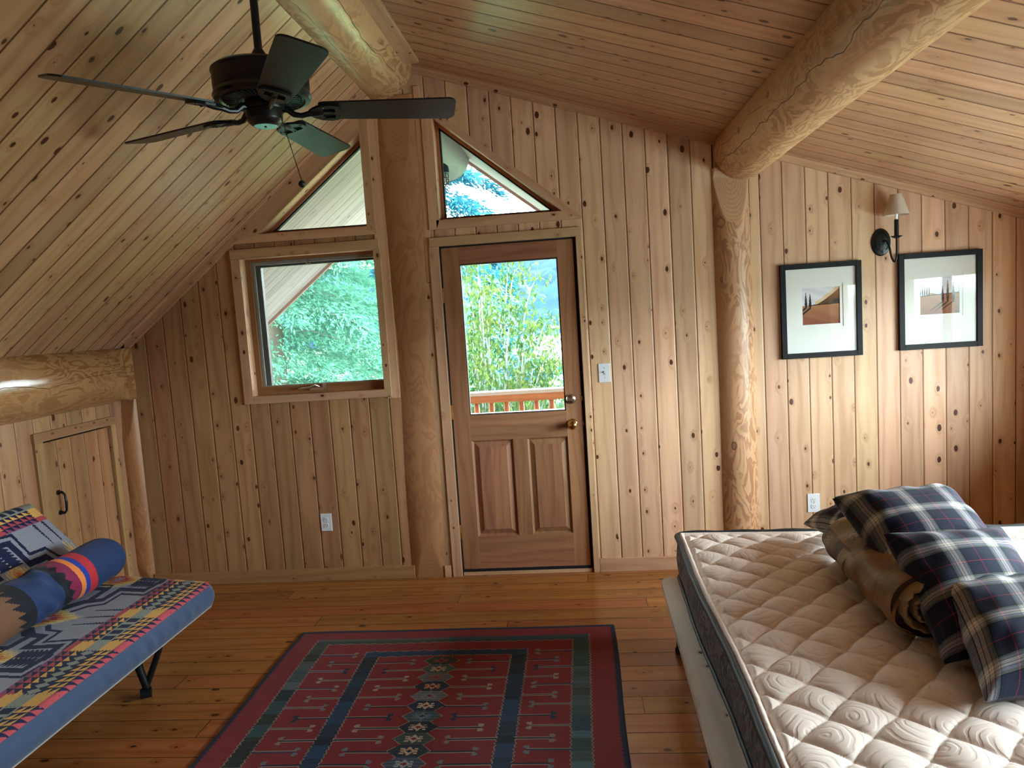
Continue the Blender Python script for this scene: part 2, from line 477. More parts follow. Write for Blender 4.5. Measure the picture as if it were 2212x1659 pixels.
M_grey_wood = pine('bare_pine_plank', 0, 0, (0.82, 0.76, 0.67), (0.60, 0.53, 0.44), 0.45, knots=0.8)
M_black = simple('black_metal', (0.005, 0.007, 0.010), 0.36, 0.0, spec=0.35, coat=0.1)
M_dark = simple('dark_gap', (0.01, 0.008, 0.008), 0.8)
M_white = simple('white_plastic', (0.75, 0.78, 0.84), 0.35)
M_brass = simple('polished_brass', (0.78, 0.52, 0.2), 0.16, 1.0)
M_chrome = simple('satin_nickel', (0.62, 0.6, 0.58), 0.25, 1.0)
M_navy_cloth = None

def glass(name, tint=(0.93, 1.0, 0.98), ior=1.5, gain=1.0):
    m = N(name)
    tr = m.n('ShaderNodeBsdfTransparent'); tr.inputs[0].default_value = (*tint, 1)
    gl = m.n('ShaderNodeBsdfGlossy'); gl.inputs['Roughness'].default_value = 0.02
    fr = m.n('ShaderNodeFresnel'); gm = m.n('ShaderNodeNewGeometry')
    m.l(m.math('MULTIPLY_ADD', gm.outputs['Backfacing'], 1.0 / ior - ior, ior), fr.inputs[0])
    mx = m.n('ShaderNodeMixShader')
    m.l(m.math('MULTIPLY', fr.outputs[0], gain, clamp=True), mx.inputs[0]); m.l(tr.outputs[0], mx.inputs[1]); m.l(gl.outputs[0], mx.inputs[2])
    m.l(mx.outputs[0], m.out.inputs[0])
    return m.m
M_glass = glass('window_glass')
M_pglass = glass('picture_glass', (1, 1, 1), 1.45, 0.42)
def screen():
    m = N('insect_screen')
    tr = m.n('ShaderNodeBsdfTransparent'); df = m.n('ShaderNodeBsdfDiffuse'); df.inputs[0].default_value = (0.18, 0.22, 0.21, 1)
    mx = m.n('ShaderNodeMixShader'); mx.inputs[0].default_value = 0.22
    m.l(tr.outputs[0], mx.inputs[1]); m.l(df.outputs[0], mx.inputs[2]); m.l(mx.outputs[0], m.out.inputs[0])
    return m.m
M_screen = screen()

# ------------------------------------------------------------------ ROOM SHELL
XL, XR, YB = -2.15, 3.45, -7.0
def zL(x): return 3.249 + 0.79 * x
def zR(x): return 3.106 - 0.325 * x
XA = -0.1283; ZA = zL(XA)

def wall_holes(name, outer, holes, to3, thick, mat, uvoff=0):
    mb = MB()
    loops = [outer] + holes
    for dd, flip in ((0, False), (thick, True)):
        flat = [p for l in loops for p in l]
        for tri in tessellate_polygon([[Vector((p[0], p[1], 0)) for p in l] for l in loops]):
            pts = [flat[i] for i in tri]
            ar = (pts[1][0] - pts[0][0]) * (pts[2][1] - pts[0][1]) - (pts[2][0] - pts[0][0]) * (pts[1][1] - pts[0][1])
            if (ar < 0) != flip: pts.reverse()
            mb.face([to3(p[0], p[1], dd) for p in pts], [(p[0] + uvoff, p[1]) for p in pts])
    for l in loops:
        for i in range(len(l)):
            a, b = l[i], l[(i + 1) % len(l)]
            mb.face([to3(*a, 0), to3(*b, 0), to3(*b, thick), to3(*a, thick)], [(a[0], a[1]), (b[0], b[1]), (b[0] + 0.001, b[1]), (a[0] + 0.001, a[1])])
    return mb.build(name, mat)

H_win = [(-1.262, 1.218), (-0.412, 1.218), (-0.412, 2.080), (-1.262, 2.080)]
H_tl = [(-1.125, 2.226), (-0.437, 2.222), (-0.437, 2.776)]
H_tr = [(0.012, 2.225), (0.752, 2.222), (0.012, 2.830)]
H_door = [(-0.006, 0.0), (0.822, 0.0), (0.822, 2.068), (-0.006, 2.068)]
far = lambda a, b, d: (a, d, b)
XS = -0.2
TH = 0.15
def far_wall():
    # left of the ridge post and right of it are separate runs of boards in one wall
    mb = MB()
    def part(outer, holes, mi, doff=0):
        loops = [outer] + holes
        flat = [p for l in loops for p in l]
        for dd, flip in ((0, False), (TH, True)):
            for tri in tessellate_polygon([[Vector((p[0], p[1], 0)) for p in l] for l in loops]):
                pts = [flat[i] for i in tri]
                ar = (pts[1][0] - pts[0][0]) * (pts[2][1] - pts[0][1]) - (pts[2][0] - pts[0][0]) * (pts[1][1] - pts[0][1])
                if (ar < 0) != flip: pts.reverse()
                mb.face([far(p[0], p[1], dd) for p in pts], [(p[0], p[1]) for p in pts], mi=mi)
        for l in holes:
            for i in range(len(l)):
                a, b = l[i], l[(i + 1) % len(l)]
                mb.face([far(*a, 0), far(*b, 0), far(*b, TH), far(*a, TH)], [(400.05, a[1]), (400.05, b[1]), (400.15, b[1]), (400.15, a[1])], mi=2)
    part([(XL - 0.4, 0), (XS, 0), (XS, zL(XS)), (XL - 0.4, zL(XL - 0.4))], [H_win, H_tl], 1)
    d0, d1 = -0.006, 0.822
    part([(XS, 0), (d0, 0), (d0, 2.068), (d1, 2.068), (d1, 0), (XR + 0.15, 0), (XR + 0.15, zR(XR + 0.15)), (XA, ZA), (XS, zL(XS))], [H_tr], 0)
    for a, b in (((d0, 0), (d0, 2.068)), ((d0, 2.068), (d1, 2.068)), ((d1, 2.068), (d1, 0))):
        mb.face([far(*a, 0), far(*b, 0), far(*b, TH), far(*a, TH)], [(400.05, a[1]), (400.05, b[1]), (400.15, b[1]), (400.15, a[1])], mi=2)
    return mb.build('wall_far', [M_wall, M_wall_l, M_trim])
tag(far_wall(), kind='structure')

# knee wall with the hatch opening
HX0, HX1, HZ1 = -0.745, -0.165, 1.105    # hatch opening in y, top z
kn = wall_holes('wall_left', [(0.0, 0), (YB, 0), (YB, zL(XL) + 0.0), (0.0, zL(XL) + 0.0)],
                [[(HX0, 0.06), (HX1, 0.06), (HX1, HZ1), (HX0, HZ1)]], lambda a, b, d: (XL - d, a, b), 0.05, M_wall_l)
tag(kn, kind='structure')
# right wall with windows
holes = [[(b, WZ0), (a, WZ0), (a, WZ1), (b, WZ1)] for a, b in WIN_R]
rw = wall_holes('wall_right', [(0.0, 0), (YB, 0), (YB, zR(XR)), (0.0, zR(XR))], holes, lambda a, b, d: (XR + d, a, b), 0.17, M_wall)
tag(rw, kind='structure')
bw = wall_holes('wall_back', [(XL, 0), (XR, 0), (XR, zR(XR)), (XA, ZA), (XL, zL(XL))],
                [], lambda a, b, d: (a, YB - d, b), 0.12, M_wall)
tag(bw, kind='structure')
# floor
mb = MB()
mb.face([(XL - 0.3, YB - 0.1, 0), (XR + 0.15, YB - 0.1, 0), (XR + 0.15, 0.15, 0), (XL - 0.3, 0.15, 0)],
        [(YB - 0.1, XL - 0.3), (YB - 0.1, XR + 0.15), (0.15, XR + 0.15), (0.15, XL - 0.3)])
mb.face([(XL - 0.3, 0.15, -0.2), (XR + 0.15, 0.15, -0.2), (XR + 0.15, YB - 0.1, -0.2), (XL - 0.3, YB - 0.1, -0.2)], [(0, 0), (0, 1), (1, 1), (1, 0)])
mb.face([(XL - 0.3, 0.15, 0), (XR + 0.15, 0.15, 0), (XR + 0.15, 0.15, -0.2), (XL - 0.3, 0.15, -0.2)], [(0.15, 0), (0.15, 1), (0.15, 1), (0.15, 0)])
tag(mb.build('floor', M_floor), kind='structure')
# ceiling, two slopes
mb = MB()
sl, sr = sqrt(1 + 0.79 ** 2), sqrt(1 + 0.325 ** 2)
xl0, xr1 = XL - 0.35, XR + 0.5
def cq(xa, xb, zf, s, up, flip):
    pts = [(xa, YB - 0.12, zf(xa) + up), (xb, YB - 0.12, zf(xb) + up), (xb, TH, zf(xb) + up), (xa, TH, zf(xa) + up)]
    uv = [(YB - 0.12 + up, xa * s), (YB - 0.12 + up, xb * s), (TH + up, xb * s), (TH + up, xa * s)]
    if flip: pts.reverse(); uv.reverse()
    mb.face(pts, uv)
cq(xl0, XA, zL, sl, 0, True); cq(XA, xr1, zR, sr, 0, True)
cq(xl0, XA, zL, sl, 0.18, False); cq(XA, xr1, zR, sr, 0.18, False)
mb.face([(xr1, YB - .12, zR(xr1)), (xr1, TH, zR(xr1)), (xr1, TH, zR(xr1) + .18), (xr1, YB - .12, zR(xr1) + .18)], [(0, 0), (1, 0), (1, .1), (0, .1)])
tag(mb.build('ceiling', M_ceil), kind='structure')

# rake trims along wall / ceiling, baseboards
def rake(name, x0, x1, zf, hgt):
    mb = MB()
    p = [(x0, zf(x0) - hgt), (x1, zf(x1) - hgt), (x1, zf(x1)), (x0, zf(x0))]
    mb.poly(p, lambda a, b, d: (a, -d, b), 0.02, grain2=(x1 - x0, zf(x1) - zf(x0)))
    return tag(mb.build(name, M_trim), kind='structure')
rake('trim_1', -2.08, -0.40, zL, 0.052)
rake('trim_2', -0.10, 1.66, zR, 0.040)
rake('trim_3', 1.82, 3.45, zR, 0.040)
mb = MB(); mb.box(-2.06, -0.312, -0.016, 0, 0, 0.082, grain=0)
tag(mb.build('baseboard_left', M_trim_d, bevel=0.002), kind='structure')
mb = MB(); mb.box(0.862, 1.62, -0.016, 0, 0, 0.085, grain=0); mb.box(1.86, 3.45, -0.016, 0, 0, 0.085, grain=0)
tag(mb.build('baseboard_right', M_trim, bevel=0.002), kind='structure')
mb = MB(); mb.box(-0.118, -0.076, -0.019, 0, 0, 0.075, grain=0)
tag(mb.build('baseboard_door', M_trim, bevel=0.002), kind='structure')
# flat boards framing the ridge post and the slim board between post and door casing
mb = MB()
mb.box(-0.398, -0.318, -0.008, 0, 1.16, 2.90, grain=2)
mb.box(-0.092, -0.054, -0.008, 0, 1.86, 3.02, grain=2)
mb.box(-0.118, -0.060, -0.007, 0, 0.075, 1.855, grain=2)
tag(mb.build('trim_4', M_trim, bevel=0.002), kind='structure')

# ------------------------------------------------------------------ WINDOWS
def casing_box(mb, x0, x1, z0, z1, th=0.018, grain=None):
    mb.box(x0, x1, -th, 0, z0, z1, grain=grain)
# window_1 : square casement with screen
w1 = empty('window_1', (-0.84, 0, 1.65), kind='structure')
mb = MB(); casing_box(mb, -1.322, -0.372, 2.080, 2.140, 0.022, 0); mb.build('casing_head', M_trim, w1, bevel=0.002)
mb = MB(); casing_box(mb, -1.322, -1.262, 1.170, 2.080, 0.018, 2); mb.build('casing_side', M_trim, w1, bevel=0.002)
mb = MB(); casing_box(mb, -0.412, -0.368, 1.170, 2.080, 0.018, 2); mb.build('casing_side', M_trim, w1, bevel=0.002)
mb = MB(); casing_box(mb, -1.262, -0.412, 1.170, 1.218, 0.018, 0); mb.build('casing_sill', M_trim, w1, bevel=0.002)
def frame_rect(x0, x1, z0, z1, wl, wr, wb, wt, y0, y1, name, mat, parent, bev=0.002):
    mb = MB()
    mb.box(x0, x0 + wl, y0, y1, z0, z1, grain=2); mb.box(x1 - wr, x1, y0, y1, z0, z1, grain=2)
    mb.box(x0 + wl, x1 - wr, y0, y1, z0, z0 + wb, grain=0); mb.box(x0 + wl, x1 - wr, y0, y1, z1 - wt, z1, grain=0)
    return mb.build(name, mat, parent, bevel=bev)
M_scrframe = simple('aluminium_screen_frame', (0.34, 0.36, 0.36), 0.4, 0.3)
M_sashdark = simple('dark_sash', (0.07, 0.05, 0.045), 0.5)
frame_rect(-1.262, -0.412, 1.218, 2.080, 0.034, 0.010, 0.052, 0.016, 0.055, 0.085, 'jamb_stop', M_sash, w1)
frame_rect(-1.228, -0.422, 1.270, 2.064, 0.020, 0.010, 0.006, 0.022, 0.072, 0.084, 'screen_frame', M_scrframe, w1)
mb = MB(); mb.box(-1.21, -0.43, 0.079, 0.080, 1.274, 2.045); mb.build('insect_screen', M_screen, w1)
frame_rect(-1.228, -0.412, 1.250, 2.070, 0.045, 0.014, 0.020, 0.040, 0.100, 0.135, 'sash', M_sashdark, w1)
mb = MB(); mb.box(-1.190, -0.424, 0.117, 0.121, 1.266, 2.034); mb.build('pane', M_glass, w1)
# crank handle on the sill and the small keeper at the top
ck = MB()
ck.box(-0.905, -0.815, 0.030, 0.052, 1.235, 1.250)
ck.tube([(-0.845, 0.04, 1.250), (-0.87, 0.028, 1.262), (-0.905, 0.02, 1.252), (-0.975, 0.015, 1.247)], [0.007, 0.008, 0.007, 0.006], 8)
ck.tube([(-0.845, 0.04, 1.243), (-0.815, 0.032, 1.262), (-0.80, 0.032, 1.262)], 0.006, 8)
ck.box(-0.818, -0.795, 0.022, 0.042, 1.240, 1.268)
ck.build('crank_handle', M_chrome, w1, smooth=True, angle=40)
mb = MB(); mb.box(-0.868, -0.862, 0.06, 0.066, 2.033, 2.055); mb.box(-0.842, -0.836, 0.06, 0.066, 2.033, 2.055); mb.box(-0.868, -0.836, 0.06, 0.066, 2.029, 2.034)
mb.build('screen_latch', M_chrome, w1)

def tri_window(name, H, outer, parts, loc):
    w = empty(name, loc, kind='structure')
    for nm, poly, gr in parts:
        mb = MB(); mb.poly(poly, lambda a, b, d: (a, -0.018 + d, b), 0.0175, grain2=gr); mb.build(nm, M_trim, w)
    # inner stops: triangle ring
    c = Vector((sum(p[0] for p in H) / 3, sum(p[1] for p in H) / 3))
    def inset(t):
        n = len(H); out = []
        for i in range(n):
            p0, p1, p2 = Vector(H[i - 1]), Vector(H[i]), Vector(H[(i + 1) % n])
            d1 = (p1 - p0).normalized(); d2 = (p2 - p1).normalized()
            n1 = Vector((-d1.y, d1.x)); n2 = Vector((-d2.y, d2.x))
            if n1.dot(c - p1) < 0: n1 = -n1; n2 = -n2
            a1 = p1 + n1 * t; a2 = p1 + n2 * t
            den = d1.x * d2.y - d1.y * d2.x
            s_ = ((a2.x - a1.x) * d2.y - (a2.y - a1.y) * d2.x) / den
            out.append(a1 + d1 * s_)
        return out
    for t0, t1, y0, y1, nm, mt in ((0, 0.018, 0.075, 0.125, 'stop', M_sash), (0.017, 0.026, 0.088, 0.118, 'gasket', M_dark)):
        A, B = inset(t0), inset(t1); mb = MB()
        for i in range(3):
            j = (i + 1) % 3
            for yy, fl in ((y0, 0), (y1, 1)):
                q = [A[i], A[j], B[j], B[i]]
                pts = [(p.x, yy, p.y) for p in q]
                mb.face(pts if fl else pts[::-1], [(400.1, p.x * 1.2 + p.y) for p in (q if fl else q[::-1])])
            mb.face([(B[i].x, y0, B[i].y), (B[j].x, y0, B[j].y), (B[j].x, y1, B[j].y), (B[i].x, y1, B[i].y)], [(400.1, B[i].x), (400.1, B[j].x), (400.13, B[j].x), (400.13, B[i].x)])
        mb.build(nm, mt, w)
    B = inset(0.02); mb = MB()
    mb.poly([tuple(b) for b in B], lambda a, b, d: (a, 0.102 + d, b), 0.004)
    mb.build('pane', M_glass, w)
    return w
tri_window('window_2', H_tl, None, [
    ('casing_sill', [(-1.322, 2.176), (-0.382, 2.170), (-0.437, 2.222), (-1.125, 2.226)], (1, 0)),
    ('casing_side', [(-0.382, 2.170), (-0.382, 2.912), (-0.437, 2.868), (-0.437, 2.222)], (0, 1)),
    ('casing_rake', [(-1.322, 2.176), (-1.125, 2.226), (-0.437, 2.776), (-0.437, 2.868)], (1, 0.8))], (-0.8, 0, 2.4))
tri_window('window_3', H_tr, None, [
    ('casing_sill', [(-0.006, 2.170), (0.868, 2.170), (0.752, 2.222), (0.012, 2.225), (-0.006, 2.225)], (1, 0)),
    ('casing_side', [(-0.052, 2.170), (-0.006, 2.170), (0.012, 2.225), (0.012, 2.83), (0.0, 2.868), (-0.052, 2.905)], (0, 1)),
    ('casing_rake', [(0.868, 2.170), (0.868, 2.196), (0.0, 2.885), (0.012, 2.83), (0.752, 2.222)], (1, -0.8))], (0.3, 0, 2.4))

# right wall windows (out of frame, light the bed; seen mirrored in the picture glass)
for k, (a, b) in enumerate(WIN_R):
    w_ = empty('window_%d' % (4 + k), (XR, (a + b) / 2, 1.3), kind='structure')
    mb = MB()
    for (y0, y1, z0, z1) in ((a, a + 0.06, WZ0 - 0.06, WZ1 + 0.06), (b - 0.06, b, WZ0 - 0.06, WZ1 + 0.06), (b, a, WZ1, WZ1 + 0.06), (b, a, WZ0 - 0.06, WZ0)):
        mb.box(XR - 0.018, XR, y0, y1, z0, z1)
    mb.build('casing', M_trim, w_, bevel=0.002)
    mb = MB()
    md = (a + b) / 2
    for (y0, y1, z0, z1) in ((a - 0.04, a, WZ0, WZ1), (b, b + 0.04, WZ0, WZ1), (md - 0.03, md + 0.03, WZ0, WZ1), (b, a, WZ1 - 0.04, WZ1), (b, a, WZ0, WZ0 + 0.04)):
        mb.box(XR + 0.08, XR + 0.12, y0, y1, z0, z1)
    mb.build('sash', M_sash, w_)
    mb = MB(); mb.box(XR + 0.098, XR + 0.102, b + 0.03, a - 0.03, WZ0 + 0.03, WZ1 - 0.03); mb.build('pane', M_glass, w_)
# ------------------------------------------------------------------ DOORS
d1 = empty('door_1', (0.4, 0, 0), kind='structure')
mb = MB(); casing_box(mb, -0.060, 0.858, 2.068, 2.122, 0.022, 0); mb.build('casing_head', M_trim, d1, bevel=0.002)
mb = MB(); casing_box(mb, -0.066, -0.006, 0, 2.068, 0.018, 2); mb.build('casing_side', M_trim, d1, bevel=0.002)
mb = MB(); casing_box(mb, 0.824, 0.860, 0, 2.068, 0.018, 2); mb.build('casing_side', M_trim, d1, bevel=0.002)
mb = MB(); mb.box(0.812, 0.822, 0.012, 0.13, 0, 2.068, grain=2); mb.box(-0.006, 0.0, 0.0, 0.13, 0, 2.068, grain=2); mb.box(0, 0.812, 0.012, 0.13, 2.060, 2.068, grain=0)
mb.box(0.796, 0.822, 0.052, 0.070, 0, 2.068); mb.box(-0.006, 0.012, 0.052, 0.070, 0, 2.068); mb.box(-0.006, 0.822, 0.052, 0.070, 2.045, 2.068); mb.box(0.0, 0.815, 0.052, 0.070, 0, 0.06)  # stop strips added behind the leaf edges to shut out a daylight slit
mb.build('weatherstrip', M_dark, d1)
mb = MB(); mb.box(0.0, 0.815, -0.004, 0.12, 0, 0.022, grain=0); mb.build('threshold', M_trim, d1, bevel=0.002)
mb = MB(); mb.box(0.0, 0.812, 0.002, 0.10, 0.022, 0.040, grain=0)
mb.build('door_sweep', simple('rubber_sweep', (0.01, 0.015, 0.025), 0.4), d1, bevel=0.002)
# leaf
YD0, YD1 = 0.006, 0.050
def leafbox(mb, x0, x1, z0, z1, g, y0=YD0, y1=YD1): mb.box(x0, x1, y0, y1, z0, z1, grain=g)
lf = MB()
lx0, lx1, lz0, lz1 = 0.003, 0.806, 0.040, 2.058
gx0, gx1, gz0, gz1 = 0.114, 0.699, 1.034, 1.944
leafbox(lf, lx0, gx0 - 0.004, lz0, lz1, 2); leafbox(lf, gx1 + 0.008, lx1, lz0, lz1, 2)
leafbox(lf, gx0 - 0.004, gx1 + 0.008, gz1 + 0.012, lz1, 0)
leafbox(lf, gx0 - 0.004, gx1 + 0.008, 0.862, 0.945, 0); leafbox(lf, gx0 - 0.004, gx1 + 0.008, 0.945, gz0 - 0.012, 0)
leafbox(lf, gx0 - 0.004, gx1 + 0.008, lz0, 0.155, 0); leafbox(lf, gx0 - 0.004, gx1 + 0.008, 0.155, 0.250, 0)
leafbox(lf, 0.368, 0.458, 0.250, 0.862, 2)
leaf = lf.build('door_leaf', M_door, d1, bevel=0.0012)
for (px0, px1) in ((0.110, 0.368), (0.458, 0.711)):
    pb = MB()
    pz0, pz1 = 0.250, 0.862; b1, b2 = 0.012, 0.040
    O = random.randint(1, 30) * 10.0
    rings_ = [((px0, px1, pz0, pz1), YD0 + 0.004), ((px0 + b1, px1 - b1, pz0 + b1, pz1 - b1), YD0 + 0.017), ((px0 + b2, px1 - b2, pz0 + b2, pz1 - b2), YD0 + 0.005), ((px0 + b2 + .003, px1 - b2 - .003, pz0 + b2 + .003, pz1 - b2 - .003), YD0 + 0.002)]
    for k in range(3):
        (a0, a1, c0, c1), ya = rings_[k]; (e0, e1, f0, f1), yb = rings_[k + 1]
        A = [(a0, c0), (a1, c0), (a1, c1), (a0, c1)]; B = [(e0, f0), (e1, f0), (e1, f1), (e0, f1)]
        for i in range(4):
            j = (i + 1) % 4
            pb.face([(A[i][0], ya, A[i][1]), (A[j][0], ya, A[j][1]), (B[j][0], yb, B[j][1]), (B[i][0], yb, B[i][1])],
                    [(A[i][0] + O, A[i][1]), (A[j][0] + O, A[j][1]), (B[j][0] + O, B[j][1]), (B[i][0] + O, B[i][1])])
    (e0, e1, f0, f1), yb = rings_[3]
    cuts = [e0, e0 + (e1 - e0) * random.uniform(0.3, 0.5), e0 + (e1 - e0) * random.uniform(0.6, 0.8), e1]
    for k in range(3):
        O = random.randint(1, 30) * 10.0
        pb.face([(cuts[k], yb, f0), (cuts[k + 1], yb, f0), (cuts[k + 1], yb, f1), (cuts[k], yb, f1)], [(cuts[k] + O, f0), (cuts[k + 1] + O, f0), (cuts[k + 1] + O, f1), (cuts[k] + O, f1)])
    pb.build('raised_panel', M_door, d1)
frame_rect(gx0 - 0.006, gx1 + 0.009, gz0 - 0.014, gz1 + 0.013, 0.008, 0.008, 0.010, 0.010, YD0 + 0.004, YD1 - 0.004, 'glazing_bead', M_sashdark, d1, bev=0.001)
mb = MB(); mb.box(gx0, gx1, 0.026, 0.030, gz0, gz1); mb.build('pane', M_glass, d1)
for z in (0.29, 1.05, 1.77):
    mb = MB(); mb.tube([(-0.001, -0.006, z - 0.045), (-0.001, -0.006, z + 0.045)], 0.006, 10); mb.box(-0.010, 0.006, -0.003, 0.002, z - 0.045, z + 0.045)
    mb.build('hinge', M_brass, d1)
ry = Matrix.Rotation(pi / 2, 3, 'X')   # lathe axis z -> -y
kb = MB(); kb.lathe([(0.033, 0.0), (0.033, 0.004), (0.028, 0.010), (0.013, 0.014), (0.011, 0.030), (0.017, 0.036), (0.026, 0.044), (0.029, 0.056), (0.026, 0.068), (0.018, 0.075), (0.0, 0.077)], (0.742, YD0, 0.938), 36, ry)
k1 = kb.build('door_knob', M_brass, d1, smooth=True); k1['label'] = 'round polished brass knob'
kb = MB(); kb.lathe([(0.031, 0.0), (0.031, 0.006), (0.027, 0.014), (0.016, 0.018), (0.012, 0.020), (0.0, 0.020)], (0.742, YD0, 1.093), 36, ry)
kb.box(0.7415 - 0.022, 0.7415 + 0.020, YD0 - 0.034, YD0 - 0.018, 1.086, 1.097)
k1 = kb.build('deadbolt', M_chrome, d1, smooth=True, angle=40); k1['label'] = 'silver thumb-turn deadbolt'
for z in (1.093, 0.938):
    mb = MB(); mb.box(0.8065, 0.8105, 0.012, 0.03, z - 0.012, z + 0.012); mb.build('latch_plate', M_brass, d1)

# low hatch door in the knee wall
d2 = empty('door_2', (XL, -0.45, 0.55), kind='structure')
kx = XL
mb = MB(); mb.box(kx, kx + 0.02, HX0 - 0.065, HX1 + 0.045, HZ1, HZ1 + 0.052, grain=1); mb.build('casing_head', M_trim_d, d2, bevel=0.002)
mb = MB(); mb.box(kx, kx + 0.018, HX0 - 0.062, HX0, 0.0, HZ1, grain=2); mb.build('casing_side', M_trim_d, d2, bevel=0.002)
mb = MB(); mb.box(kx, kx + 0.018, HX1, HX1 + 0.045, 0.0, HZ1, grain=2); mb.build('casing_side', M_trim_d, d2, bevel=0.002)
M_hatch = pine('pine_hatch_boards', 0.118, 0.3, (0.42, 0.225, 0.105), (0.28, 0.125, 0.05), 0.42, knots=1.1)
mb = MB()
hy0, hy1 = HX0 + 0.012, HX1 - 0.006
mb.face([(kx - 0.006, hy1, 0.07), (kx - 0.006, hy0, 0.07), (kx - 0.006, hy0, HZ1 - 0.012), (kx - 0.006, hy1, HZ1 - 0.012)], [(hy1, 0.07), (hy0, 0.07), (hy0, HZ1), (hy1, HZ1)])
mb.box(kx - 0.03, kx - 0.0065, hy0, hy1, 0.07, HZ1 - 0.012, grain=2)
mb.build('hatch_leaf', M_hatch, d2)
mb = MB(); mb.box(kx - 0.10, kx - 0.052, HX0 - 0.1, HX1 + 0.1, 0.0, HZ1 + 0.1); mb.build('hatch_light_stop', M_dark, d2)  # unseen board added behind the hatch to keep daylight out of its gap
mb = MB()
hz0, hz1, hy = 0.685, 0.80, -0.655
mb.tube([(kx, hy, hz1), (kx + 0.022, hy - .002, hz1 + 0.002), (kx + 0.034, hy, hz1 - 0.012), (kx + 0.038, hy, (hz0 + hz1) / 2), (kx + 0.034, hy, hz0 + 0.012), (kx + 0.022, hy, hz0 - 0.002), (kx, hy, hz0)], [0.011, 0.007, 0.006, 0.0075, 0.006, 0.007, 0.011], 10)
mb.lathe([(0.014, 0), (0.012, 0.006), (0.0, 0.008)], (kx - .005, hy, hz1), 16, Matrix.Rotation(pi / 2, 3, 'Y'))
mb.lathe([(0.014, 0), (0.012, 0.006), (0.0, 0.008)], (kx - .005, hy, hz0), 16, Matrix.Rotation(pi / 2, 3, 'Y'))
mb.build('pull_handle', M_black, d2, smooth=True)

# ------------------------------------------------------------------ LOGS
def horizontal_log(name, xc, zc, r, y0, y1, mat, clip=None, seg=72, wob=0.006, endcap=True, twist=0.0, grow=0.0):
    """log along y, slightly irregular; clip(x, y, z) may cut it flat"""
    ny = int((y1 - y0) / 0.04)
    J, I = np.meshgrid(np.arange(ny + 1), np.arange(seg + 1), indexing='ij')
    y = y0 + (y1 - y0) * J / ny; a = 2 * pi * I / seg + pi / 2
    rr = r + grow * (y1 - y) + wob * (np.sin(2 * a + y * 0.9 + xc * 5) + 0.6 * np.sin(3 * a - y * 1.7) + 0.5 * np.sin(y * 2.3 + xc))
    x = xc + rr * np.cos(a) ; z = zc + rr * np.sin(a)
    if clip:
        x, y, z = clip(x, y, z, J / ny)
    ob = gridmesh(name, x, y + 0 * x, z, mat, uv=((I / seg) * 2 * pi * r, y * 1.0 + 10))
    if endcap:
        me = ob.data
    return ob
def cap_at(name, xc, zc, r, y, mat, parent):
    mb = MB()
    n = 48
    mb.face([(xc + r * cos(2 * pi * i / n), y, zc + r * sin(2 * pi * i / n)) for i in range(n)], [(r * cos(2 * pi * i / n), r * sin(2 * pi * i / n)) for i in range(n)])
    return mb.build(name, mat, parent)

# ridge log
M_ridge = logmat('ridge_log_wood', (0.74, 0.48, 0.26), (0.42, 0.21, 0.08), 0.30, 0.8, crack=[(0.82, 8.0, 9.75, 0.0009), (0.68, 7.0, 9.9, 0.0007)], patch=1.0)
rl = horizontal_log('ridge_log_beam', -0.29, 3.175, 0.213, YB, 0.0, M_ridge, wob=0.003)
tag(rl, 'thick peeled ridge log running under the ceiling peak above the fan', 'log beam')
mb = MB(); mb.box(-0.115, -0.012, YB, -0.17, 3.092, 3.125, grain=1)
rb = mb.build('ridge_filler_board', M_trim, None, bevel=0.002)
tag(rb, 'flat pale board beside the ridge log where the right ceiling slope starts', 'board')
# right purlin
M_purl = logmat('purlin_log_wood', (0.74, 0.475, 0.255), (0.46, 0.235, 0.09), 0.36, 1.1, crack=[(0.33, 6.2, 9.96, 0.0015), (0.26, 8.9, 9.75, 0.0008)], patch=0.9)
def clipR(x, y, z, t):
    s = np.clip((y + 0.03) / 0.03, 0, 1)
    return x, y, z
pl = horizontal_log('purlin_log_beam', 1.805, 2.478, 0.157, YB, 0.0, M_purl, clip=clipR, wob=0.003, grow=0.001)
tag(pl, 'peeled log beam with a long dark crack crossing the right ceiling slope', 'log beam')
# left wall log with squared end
def clipL(x, y, z, t):
    s = np.clip((y + 0.135) / 0.02, 0, 1)
    x = np.where(x > -2.045, x * (1 - s) + (-2.045) * s, x)
    z2 = np.where(x > -2.16, np.clip(z, 1.245, 1.60), z)
    # square the corners of the tenon
    dz = z - 1.413
    zz = np.where((x > -2.2), 1.413 + np.sign(dz) * np.minimum(np.abs(dz) * 1.9, 0.165), z)
    z = z * (1 - s) + np.clip(zz, 1.247, 1.585) * s
    return x, y, z
M_llog = logmat('plate_log_wood', (0.50, 0.275, 0.125), (0.30, 0.13, 0.045), 0.17, 1.0, crack=[(0.86, 8.0, 9.85, 0.0008)], patch=0.9)
ll = horizontal_log('plate_log_beam', -2.172, 1.413, 0.181, YB, -0.001, M_llog, clip=clipL, wob=0.003)
tag(ll, 'glossy horizontal log beam at the foot of the steep left ceiling above the low hatch', 'log beam')

